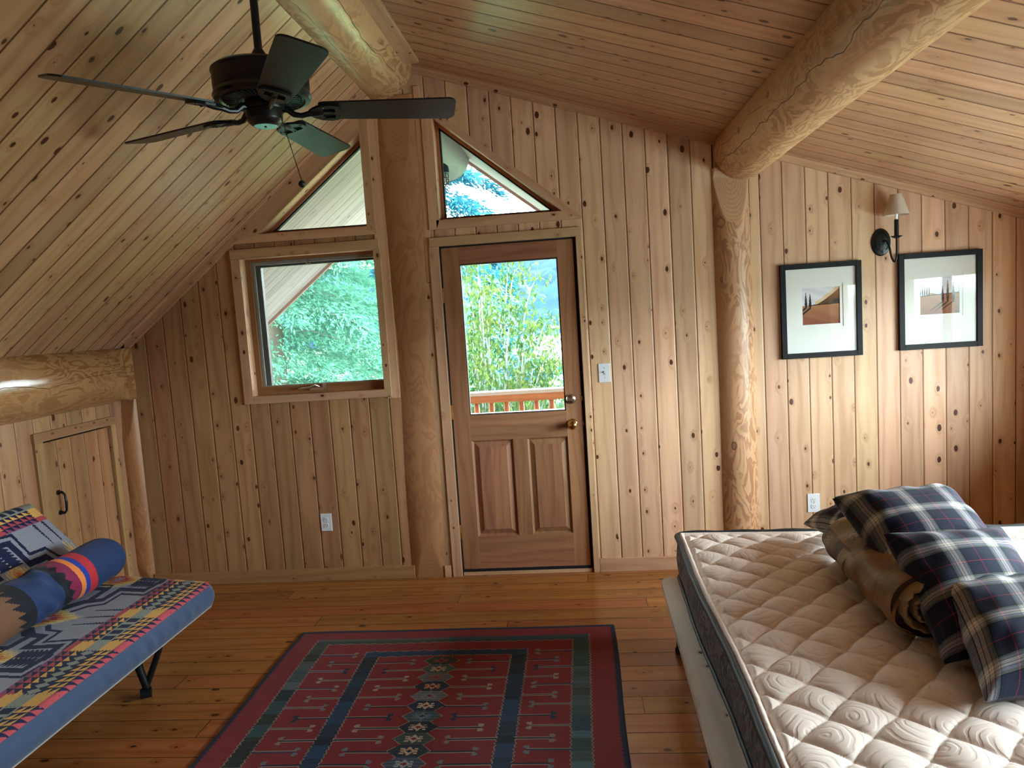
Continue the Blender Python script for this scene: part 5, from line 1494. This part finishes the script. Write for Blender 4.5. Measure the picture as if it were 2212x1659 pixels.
# rolled comforter
def comforter():
    y0, y1 = -1.41, -2.17
    nu, nv = 120, 220
    S, T = np.meshgrid(np.linspace(0, 1, nv + 1), np.linspace(0, 2 * pi, nu + 1), indexing='ij')
    d = S * (y0 - y1)
    rx = 0.125 + 0.012 * np.sin(d * 5); rz = 0.092 + 0.004 * np.clip((d - 0.25) / 0.3, 0, 1)
    capf = np.clip(d / 0.03, 0, 1) ** 0.5 * (0.9 + 0.1 * np.clip((y0 - y1 - d) / 0.05, 0, 1))
    sq = 1 + 0.05 * np.cos(4 * T) * (d < 0.35)
    wr = 0.004 * np.sin(T * 3 + d * 30) + np.clip((d - 0.36) / 0.15, 0, 1) * (0.004 * np.sin(T * 4 + d * 9) + 0.002 * np.sin(T * 9 - d * 15))
    X = 1.875 - 0.055 * d + (rx * capf * sq + wr) * np.cos(T); Z = ZM + rz + (rz * capf * sq + wr) * np.sin(T); Y = y0 - d
    Z = np.maximum(Z, ZM)
    Dc, Tc = np.meshgrid((np.arange(nv) + .5) / nv * (y0 - y1), (np.arange(nu) + .5) / nu * 2 * pi, indexing='ij')
    gold, brn, sat, pal, dk = [np.array(lin(c)) for c in ('#7c6036', '#44210f', '#80592f', '#8d7556', '#241810')]
    C = np.zeros(Dc.shape + (3,)); C[:] = sat
    r_ = np.random.default_rng(2)
    bro = (Dc < 0.36); C[bro] = gold
    ang = (Tc - pi)            # 0 at -x side
    C[bro & (ang > -0.62) & (ang < 0.30)] = brn
    C[bro & (ang > 0.30) & (ang < 0.62)] = pal
    C[bro & (ang < -0.62) & (ang > -0.70)] = sat * 1.2
    fl = bro & (r_.random(C.shape[:2]) < 0.30) & (np.sin(Dc * 26 + 2) * np.cos(Tc * 3.2) > 0.25); C[fl & (Tc < pi) & (Tc > 0.4)] = pal * 1.3
    fl = bro & (r_.random(C.shape[:2]) < 0.20) & (np.sin(Dc * 26 + 2) * np.cos(Tc * 3.2) > 0.15); C[fl & (Tc < pi) & (Tc > 0.4)] = dk
    C[(Dc > 0.345) & (Dc < 0.40)] = brn
    C[(Dc > 0.27) & (Dc < 0.42) & (ang > -0.5) & (ang < 1.0)] = pal * 0.8
    m = N('satin_comforter'); a_ = m.n('ShaderNodeAttribute'); a_.attribute_name = 'pattern'; t_ = m.n('ShaderNodeTexCoord')
    n1 = m.noise(t_.outputs['Object'], 22, 3, 0.6)
    m.bsdf(a_.outputs[0], 0.40, bump=n1, bstr=0.5, bdist=0.012, spec=0.35, sheen=0.0)
    root = gridmesh('rolled_comforter', X, Y, Z, m.m, None, C)
    tag(root, 'rolled gold and brown satin comforter under the plaid pillows', 'comforter')
    # spiral end with ruffled layers
    mb = MB(); n = 260
    cxx, czz = 1.875 - 0.055 * 0.76, ZM + 0.106
    rad = lambda t: (0.100 * (1 - 0.82 * t), 0.086 * (1 - 0.82 * t))
    tw = lambda t: 2 * pi * 2.6 * t + 1.0
    def sp(t, k, off):
        a = tw(t); rx_, rz_ = rad(t)
        ruf = 0.004 * sin(a * 11) * min(1, t * 8) 
        return Vector((cxx + (rx_ + off) * cos(a) + ruf * 0.5, y1 + k + 0.004 * sin(a * 17), max(ZM + .001, czz + (rz_ + off) * sin(a) + ruf * 0.4)))
    for i in range(n):
        t0, t1 = i / n, (i + 1) / n
        for (k0, o0), (k1, o1) in (((0.03, 0.006), (-0.012, 0.004)), ((-0.012, 0.004), (-0.018, -0.004)), ((-0.018, -0.004), (-0.010, -0.012)), ((-0.010, -0.012), (0.03, -0.014))):
            mb.face([sp(t0, k0, o0), sp(t1, k0, o0), sp(t1, k1, o1), sp(t0, k1, o1)], [(0, 0)] * 4)
    mb.build('rolled_layers', simple('satin_layers', lin('#8f6f46'), 0.35, 0, sheen=0.3), root, smooth=True)
    mb = MB(); mb.face([(cxx + 0.116 * cos(a), y1 + 0.02, max(ZM + .001, czz + 0.102 * sin(a))) for a in [2 * pi * i / 40 for i in range(40)]], [(0, 0)] * 40)
    mb.build('inner_fold', simple('brown_satin', lin('#3c2216'), 0.5), root)
comforter()

# ------------------------------------------------------------------ OUTSIDE: porch, railing, lantern
YP0, YP1 = 0.15, 1.90
pr_ = empty('porch_roof', (-0.2, 1.0, 3.1), label='sloping plank roof overhang outside the far windows', cat='roof')
zPR = lambda x: 3.091 - 0.79 * (x + 0.2)
mb = MB()
s_ = sqrt(1 + .79 ** 2)
def slope_quad(xa, xb, zf, up, flip):
    pts = [(xa, YP0, zf(xa) + up), (xb, YP0, zf(xb) + up), (xb, YP1, zf(xb) + up), (xa, YP1, zf(xa) + up)]
    uv = [(YP0, xa * s_), (YP0, xb * s_), (YP1, xb * s_), (YP1, xa * s_)]
    if flip: pts.reverse(); uv.reverse()
    mb.face(pts, uv)
slope_quad(-3.6, -0.2, zL, 0.0, True); slope_quad(-0.2, 3.2, zPR, 0.0, True)
mb.build('soffit', M_soffit, pr_)
mb = MB(); slope_quad(-3.6, -0.2, zL, 0.16, False); slope_quad(-0.2, 3.2, zPR, 0.16, False); mb.build('roof_deck', simple('roofing', (0.08, 0.08, 0.08), 0.9), pr_)
mb = MB()
mb.poly([(-3.6, zL(-3.6) - 0.03), (-0.2, zL(-0.2) - 0.03), (-0.2, zL(-0.2) + 0.17), (-3.6, zL(-3.6) + 0.17)], lambda a, b, d: (a, YP1 + d, b), 0.03, grain2=(1, .79))
mb.poly([(-0.2, zPR(-0.2) - 0.03), (3.2, zPR(3.2) - 0.03), (3.2, zPR(3.2) + 0.17), (-0.2, zPR(-0.2) + 0.17)], lambda a, b, d: (a, YP1 + d, b), 0.03, grain2=(1, -.79))
mb.build('barge_board', pine('barge_wood', 0, 0, (0.34, 0.22, 0.17), (0.22, 0.13, 0.10), 0.6, knots=0), pr_)
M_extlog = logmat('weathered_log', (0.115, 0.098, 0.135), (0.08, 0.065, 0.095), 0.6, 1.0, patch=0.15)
lg = horizontal_log('porch_ridge_log', -0.20, 2.955, 0.192, YP0, 1.70, M_extlog, wob=0.002)
tag(lg, 'weathered log end outside the right triangular window', 'log beam'); cap_at('sawn_end', -0.20, 2.955, 0.192, 1.70, M_extlog, lg)
lt = empty('hanging_lantern', (-0.100, 0.86, 2.80), label='dark cage lantern hanging from the outdoor log beyond the glass', cat='lantern')
lx_, ly_ = -0.100, 0.86
mb = MB(); mb.lathe([(0.0, 2.745), (0.018, 2.743), (0.046, 2.722), (0.052, 2.700), (0.052, 2.672), (0.047, 2.668), (0.0, 2.668)], (lx_, ly_, 0), 24); mb.tube([(lx_, ly_, 2.74), (lx_, ly_, 2.785)], 0.006, 8)
M_lan = simple('lantern_metal', (0.008, 0.02, 0.05), 0.5)
mb.build('hood', M_lan, lt, smooth=True, angle=35)
mb = MB()
for i in range(6):
    a = 2 * pi * i / 6 + 0.3; mb.tube([(lx_ + 0.044 * cos(a), ly_ + 0.044 * sin(a), 2.67), (lx_ + 0.044 * cos(a), ly_ + 0.044 * sin(a), 2.585)], 0.0032, 6)
for z_ in (2.632, 2.586, 2.60):
    mb.tube([(lx_ + 0.045 * cos(2 * pi * i / 24), ly_ + 0.045 * sin(2 * pi * i / 24), z_) for i in range(25)], 0.0036, 6, cap=False)
mb.build('cage', M_lan, lt, smooth=True)
mb = MB(); mb.lathe([(0.0, 2.668), (0.022, 2.66), (0.026, 2.63), (0.022, 2.60), (0.0, 2.592)], (lx_, ly_, 0), 16); mb.build('glass_globe', simple('pale_globe', (0.5, 0.55, 0.55), 0.2), lt, smooth=True)

mb = MB()
for i in range(13): mb.box(-3.2, 3.0, YP0 + 0.01 + 0.14 * i, YP0 + 0.145 + 0.14 * i, -0.16, -0.12, grain=0)
dk = mb.build('porch_deck', M_soffit); tag(dk, 'wooden porch deck outside the glazed door', 'deck')
M_rail = pine('cedar_rail', 0, 0, (0.46, 0.17, 0.085), (0.30, 0.10, 0.05), 0.6, knots=0.2)
M_cap = simple('weathered_cap', (0.40, 0.42, 0.42), 0.6)
rl_ = empty('deck_railing', (0, 1.6, -0.12), label='red-brown wooden deck railing seen through the door glass', cat='railing')
mb = MB(); mb.box(-3.2, 3.0, 1.565, 1.635, 0.905, 0.968, grain=0); mb.build('top_rail', M_rail, rl_, bevel=0.004)
mb = MB(); mb.box(-3.2, 3.0, 1.545, 1.655, 0.968, 0.998, grain=0); c_ = mb.build('cap_rail', M_cap, rl_, bevel=0.004)
mb = MB(); mb.box(-3.2, 3.0, 1.575, 1.625, 0.02, 0.075, grain=0); mb.build('bottom_rail', M_rail, rl_)
for i in range(-8, 14):
    bx = 0.052 + 0.1265 * i
    mb = MB(); mb.tube([(bx, 1.60, 0.05), (bx, 1.60, 0.10), (bx, 1.60, 0.45), (bx, 1.60, 0.85), (bx, 1.60, 0.91)], [0.020, 0.024, 0.027, 0.024, 0.020], 14); mb.build('baluster', M_rail, rl_, smooth=True)

# ------------------------------------------------------------------ OUTSIDE: ground, hill, plants
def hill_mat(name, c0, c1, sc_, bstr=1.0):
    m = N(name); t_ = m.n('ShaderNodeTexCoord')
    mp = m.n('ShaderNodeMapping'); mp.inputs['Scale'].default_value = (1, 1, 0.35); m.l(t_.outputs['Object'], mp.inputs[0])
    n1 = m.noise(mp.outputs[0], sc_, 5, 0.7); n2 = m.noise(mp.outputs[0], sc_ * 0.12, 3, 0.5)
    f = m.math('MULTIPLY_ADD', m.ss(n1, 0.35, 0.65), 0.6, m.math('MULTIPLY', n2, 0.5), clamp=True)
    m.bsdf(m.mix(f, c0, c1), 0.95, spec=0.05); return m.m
n = 60
G = np.linspace(0, 1, n + 1); V, U = np.meshgrid(G, np.linspace(-1, 1, n + 1), indexing='ij')
Yg = 0.3 + V ** 2 * 330; Xg = U * (30 + Yg * 1.3)
gr = gridmesh('ground', Xg, Yg, -3.2 - 0.018 * Yg + 0.3 * np.sin(Xg * .3) * np.clip(Yg / 20, 0, 1), hill_mat('meadow', (0.05, 0.09, 0.04), (0.09, 0.13, 0.06), 3.0))
tag(gr, kind='structure')
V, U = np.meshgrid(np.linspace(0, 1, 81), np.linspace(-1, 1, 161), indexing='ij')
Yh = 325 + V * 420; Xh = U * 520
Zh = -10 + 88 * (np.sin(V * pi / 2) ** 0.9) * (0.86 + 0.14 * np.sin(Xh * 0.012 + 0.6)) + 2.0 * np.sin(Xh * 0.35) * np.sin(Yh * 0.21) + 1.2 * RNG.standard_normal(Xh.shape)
hl = gridmesh('hillside', Xh, Yh, Zh, hill_mat('haze_tinted_forest', (0.0005, 0.0066, 0.022), (0.0018, 0.0130, 0.034), 0.16)); tag(hl, kind='structure')  # blue of the distance haze is put into the forest colour

def leaf_mat(name, cols, trans=0.35):
    m = N(name); t_ = m.n('ShaderNodeTexCoord'); n1 = m.noise(t_.outputs['Object'], 3.0, 3, 0.6); n2 = m.noise(t_.outputs['Object'], 23.0, 2, 0.6)
    r_ = m.n('ShaderNodeValToRGB'); m.l(m.math('MULTIPLY_ADD', n2, 0.9, m.math('MULTIPLY_ADD', n1, 0.6, -0.25)), r_.inputs[0])
    els = r_.color_ramp.elements; els[0].position = 0.25; els[0].color = (*cols[0], 1); els[1].position = 0.75; els[1].color = (*cols[-1], 1)
    for i, c in enumerate(cols[1:-1]): e_ = els.new(0.25 + 0.5 * (i + 1) / (len(cols) - 1)); e_.color = (*c, 1)
    d = m.n('ShaderNodeBsdfDiffuse'); m.l(r_.outputs[0], d.inputs[0]); tl = m.n('ShaderNodeBsdfTranslucent'); m.l(r_.outputs[0], tl.inputs[0])
    mx = m.n('ShaderNodeMixShader'); mx.inputs[0].default_value = trans; m.l(d.outputs[0], mx.inputs[1]); m.l(tl.outputs[0], mx.inputs[2]); m.l(mx.outputs[0], m.out.inputs[0])
    return m.m
def leaves(name, P, Dr, L, W, mat, parent, curl=0.25):
    """P (n,3) base, Dr (n,3) direction, kite-shaped folded leaves"""
    n = len(P); Dr = Dr / (np.linalg.norm(Dr, axis=1, keepdims=True) + 1e-9)
    rnd = RNG.standard_normal((n, 3)); sd = np.cross(Dr, rnd); sd /= np.linalg.norm(sd, axis=1, keepdims=True) + 1e-9
    nr = np.cross(sd, Dr)
    L = L[:, None]; W = W[:, None]
    v0 = P; v1 = P + Dr * L * 0.45 + sd * W - nr * W * curl; v2 = P + Dr * L; v3 = P + Dr * L * 0.45 - sd * W - nr * W * curl
    V = np.stack([v0, v1, v2, v3], 1).reshape(-1, 3)
    F = np.arange(4 * n).reshape(-1, 4)
    me = bpy.data.meshes.new(name); me.vertices.add(len(V))
    og = np.array(parent_world(parent)) if parent else np.zeros(3)
    me.vertices.foreach_set('co', (V - og).ravel())
    me.loops.add(4 * n); me.loops.foreach_set('vertex_index', F.ravel().astype(np.int32)); me.polygons.add(n)
    me.polygons.foreach_set('loop_start', (np.arange(n) * 4).astype(np.int32)); me.polygons.foreach_set('loop_total', np.full(n, 4, np.int32))
    me.update(calc_edges=True); me.materials.append(mat)
    ob = bpy.data.objects.new(name, me); COL.objects.link(ob)
    if parent: ob.parent = parent
    return ob
M_bark = simple('bark', (0.10, 0.075, 0.055), 0.9); M_twig = simple('pale_twigs', (0.075, 0.085, 0.08), 0.8)
def conifer(x, y, zb, H, Rm, nb, mat, label, name='conifer_tree', seed=1, zlo=0.05, zfrom=None, leafL=0.11, twigs=True, per=26):
    r_ = np.random.default_rng(seed); t = empty(name, (x, y, zb), label=label, cat='tree', group=None)
    mb = MB(); mb.tube([(x, y, zb), (x + .05, y, zb + H * .5), (x, y, zb + H)], [H * 0.02, H * 0.012, 0.01], 8); mb.build('trunk', M_bark, t, smooth=True)
    P, Dd = [], []; tb = MB()
    for i in range(nb):
        f = zlo + (1 - zlo) * r_.random() ** 1.0; z0 = zb + H * f
        if zfrom is not None and z0 < zfrom[0] or zfrom is not None and z0 > zfrom[1]: continue
        R_ = Rm * (1 - f) ** 0.75 * r_.uniform(0.65, 1.05) + 0.15
        a = r_.uniform(0, 2 * pi); s = np.linspace(0.12, 1, 14)
        bx = x + np.cos(a) * R_ * s; by = y + np.sin(a) * R_ * s; bz = z0 + 0.18 * R_ * s - 0.42 * R_ * s ** 2
        if twigs and by[-1] < y and r_.random() < 0.35:
            tb.tube([(bx[k], by[k], bz[k]) for k in (0, 4, 8, 12)], [0.012, 0.009, 0.006, 0.004], 5)
        for k in range(len(s)):
            m_ = per
            off = r_.uniform(-1, 1, (m_, 1)) * 0.34 * R_ * (1 - s[k] * 0.75) 
            side = np.array([-np.sin(a), np.cos(a), 0])[None]
            fw = np.abs(off) * 0.5
            p = np.array([bx[k], by[k], bz[k]])[None] + side * off + np.array([np.cos(a), np.sin(a), 0])[None] * fw + r_.normal(0, 0.03, (m_, 3))
            p[:, 2] -= np.abs(off[:, 0]) * 0.35
            d = side * np.sign(off) * 0.7 + np.array([np.cos(a), np.sin(a), -0.55])[None] + r_.normal(0, 0.45, (m_, 3))
            P.append(p); Dd.append(d)
    P = np.concatenate(P); Dd = np.concatenate(Dd); n = len(P)
    leaves('foliage', P, Dd, r_.uniform(0.7, 1.3, n) * leafL, r_.uniform(0.7, 1.3, n) * leafL * 0.13, mat, t)
    if len(tb.v) > 200: tb.build('branches', M_twig, t)
    return t
M_con = leaf_mat('conifer_needles', [(0.035, 0.115, 0.080), (0.07, 0.21, 0.14), (0.12, 0.30, 0.20)])
M_con2 = leaf_mat('blue_conifer_needles', [(0.006, 0.040, 0.062), (0.012, 0.062, 0.088), (0.022, 0.085, 0.105)])
conifer(-3.9, 6.4, -3.2, 12.0, 3.6, 420, M_con, 'dense green conifer filling the square window', seed=2, zfrom=(-1.2, 5.8), per=40, leafL=0.095)
conifer(-2.2, 9.6, -3.2, 12.0, 3.6, 300, M_con, 'green conifer behind, between the window and the door view', seed=5, zfrom=(-1.5, 3.0), per=16)
conifer(-1.1, 5.9, -3.2, 9.6, 2.2, 190, M_con2, 'bluish conifer crown seen in the right triangular window', seed=8, zfrom=(2.3, 6.0), per=20, leafL=0.10, twigs=False)
conifer(-5.6, 9.5, -3.2, 14.0, 3.4, 200, M_con, 'tall conifer farthest left beyond the porch', seed=11, zfrom=(-1.5, 7.0), per=14, leafL=0.15)
for k, (tx, ty, th_, sd_) in enumerate(((1.6, 30, 8.2, 21), (-3.2, 34, 8.5, 22), (4.8, 38, 8.0, 23))):
    conifer(tx, ty, -4.0, th_, 2.6, 90, M_con2, ['hazy teal conifer in the distance right of the white roof', 'hazy teal conifer in the distance left of the white roof', 'hazy conifer far off at the right beyond the railing'][k], seed=sd_, per=14, leafL=0.30, twigs=False)
# leafy yellow-green shrub tree behind the railing
def shrub(name, cx_, cy_, zb, rx_, ry_, zt, n, mat, label, leafL, droop=1.0, seed=3, tw=40, twmat=None, cat='shrub', holes=0.0):
    r_ = np.random.default_rng(seed); t = empty(name, (cx_, cy_, zb), label=label, cat=cat)
    tb = MB(); P, Dd = [], []
    for i in range(tw):
        a = r_.uniform(0, 2 * pi); rr = sqrt(r_.random()); ex, ey = cx_ + rx_ * rr * cos(a), cy_ + ry_ * rr * sin(a)
        ez = zb + (zt - zb) * (1 - 0.45 * rr ** 2) * r_.uniform(0.55, 1.0)
        p0 = np.array((cx_ + r_.normal(0, .15), cy_ + r_.normal(0, .1), zb)); p1 = np.array((ex, ey, ez)); pm = (p0 * .45 + p1 * .55) + np.array((0, 0, 0.25 * (zt - zb) * .5)); pe = p1 + np.array((0.25 * cos(a), .2 * sin(a), -0.3 * droop))
        S = np.linspace(0, 1, 14)[:, None]
        B_ = (1 - S) ** 3 * p0 + 3 * (1 - S) ** 2 * S * pm + 3 * (1 - S) * S ** 2 * p1 + S ** 3 * pe
        tb.tube([tuple(b) for b in B_], list(0.016 * (1 - S[:, 0]) + 0.003), 5)
        m_ = n // tw; s = r_.uniform(0.30, 1, m_); idx = np.clip((s * 13).astype(int), 0, 12); f = (s * 13 - idx)[:, None]
        p = B_[idx] * (1 - f) + B_[idx + 1] * f + r_.normal(0, 0.10, (m_, 3)) * np.array([1, 1, 1])
        P.append(p); Dd.append(r_.normal(0, 0.5, (m_, 3)) + np.array([0, 0, -droop]))
    if n > tw:
        P = np.concatenate(P); Dd = np.concatenate(Dd); k = len(P)
        leaves('foliage', P, Dd, r_.uniform(.6, 1.3, k) * leafL, r_.uniform(.6, 1.2, k) * leafL * 0.19, mat, t)
    tb.build('branches', twmat or M_twig, t)
    return t
M_yel = leaf_mat('yellow_green_leaves', [(0.006, 0.028, 0.014), (0.022, 0.050, 0.015), (0.050, 0.072, 0.018), (0.075, 0.058, 0.018)])
M_teal = leaf_mat('pale_teal_leaves', [(0.006, 0.028, 0.026), (0.018, 0.055, 0.046), (0.04, 0.085, 0.07)])
shrub('leafy_shrub', -0.35, 4.6, -3.2, 1.3, 0.8, 3.0, 17000, M_yel, 'yellow-green leafy shrub behind the deck railing', 0.09, 1.1, 3, 90)
shrub('leafy_shrub', 0.35, 6.4, -3.2, 1.5, 0.9, 1.75, 11000, M_teal, 'pale teal shrub behind the yellow-green one', 0.10, 0.6, 4, 70)
shrub('bare_shrub', 0.75, 5.2, -3.2, 0.9, 0.6, 1.35, 900, M_teal, 'bare pale twiggy shrub at the right behind the railing', 0.07, 0.4, 6, 130)
# small far house
hs = empty('distant_house', (-8.8, 300, -9), label='tiny distant house with a bright pale roof and chimney seen through the door glass', cat='house')
mb = MB(); mb.box(-10.9, -6.6, 298, 303, -9, -5.2); mb.build('wall', simple('house_wall', (0.012, 0.024, 0.030), 0.9), hs)
mb = MB()
R0 = [(-11.4, 297.4, -5.3), (-6.1, 297.4, -5.3), (-6.1, 303.6, -5.3), (-11.4, 303.6, -5.3)]; R1 = [(-10.3, 300, -3.9), (-7.2, 300, -3.9), (-7.2, 301, -3.9), (-10.3, 301, -3.9)]
for i in range(4):
    j = (i + 1) % 4; mb.face([R0[i], R0[j], R1[j], R1[i]], [(0, 0)] * 4)
mb.face(R1, [(0, 0)] * 4); mb.face(R0[::-1], [(0, 0)] * 4)
mb.build('roof', simple('pale_roof', (0.10, 0.09, 0.08), 0.7), hs)
mb = MB(); mb.box(-9.7, -7.9, 299.5, 301, -4.2, -1.6); mb.box(-9.9, -7.7, 299.4, 301.1, -1.6, -0.4); mb.build('chimney', simple('chimney_grey', (0.010, 0.020, 0.022), 0.9), hs)
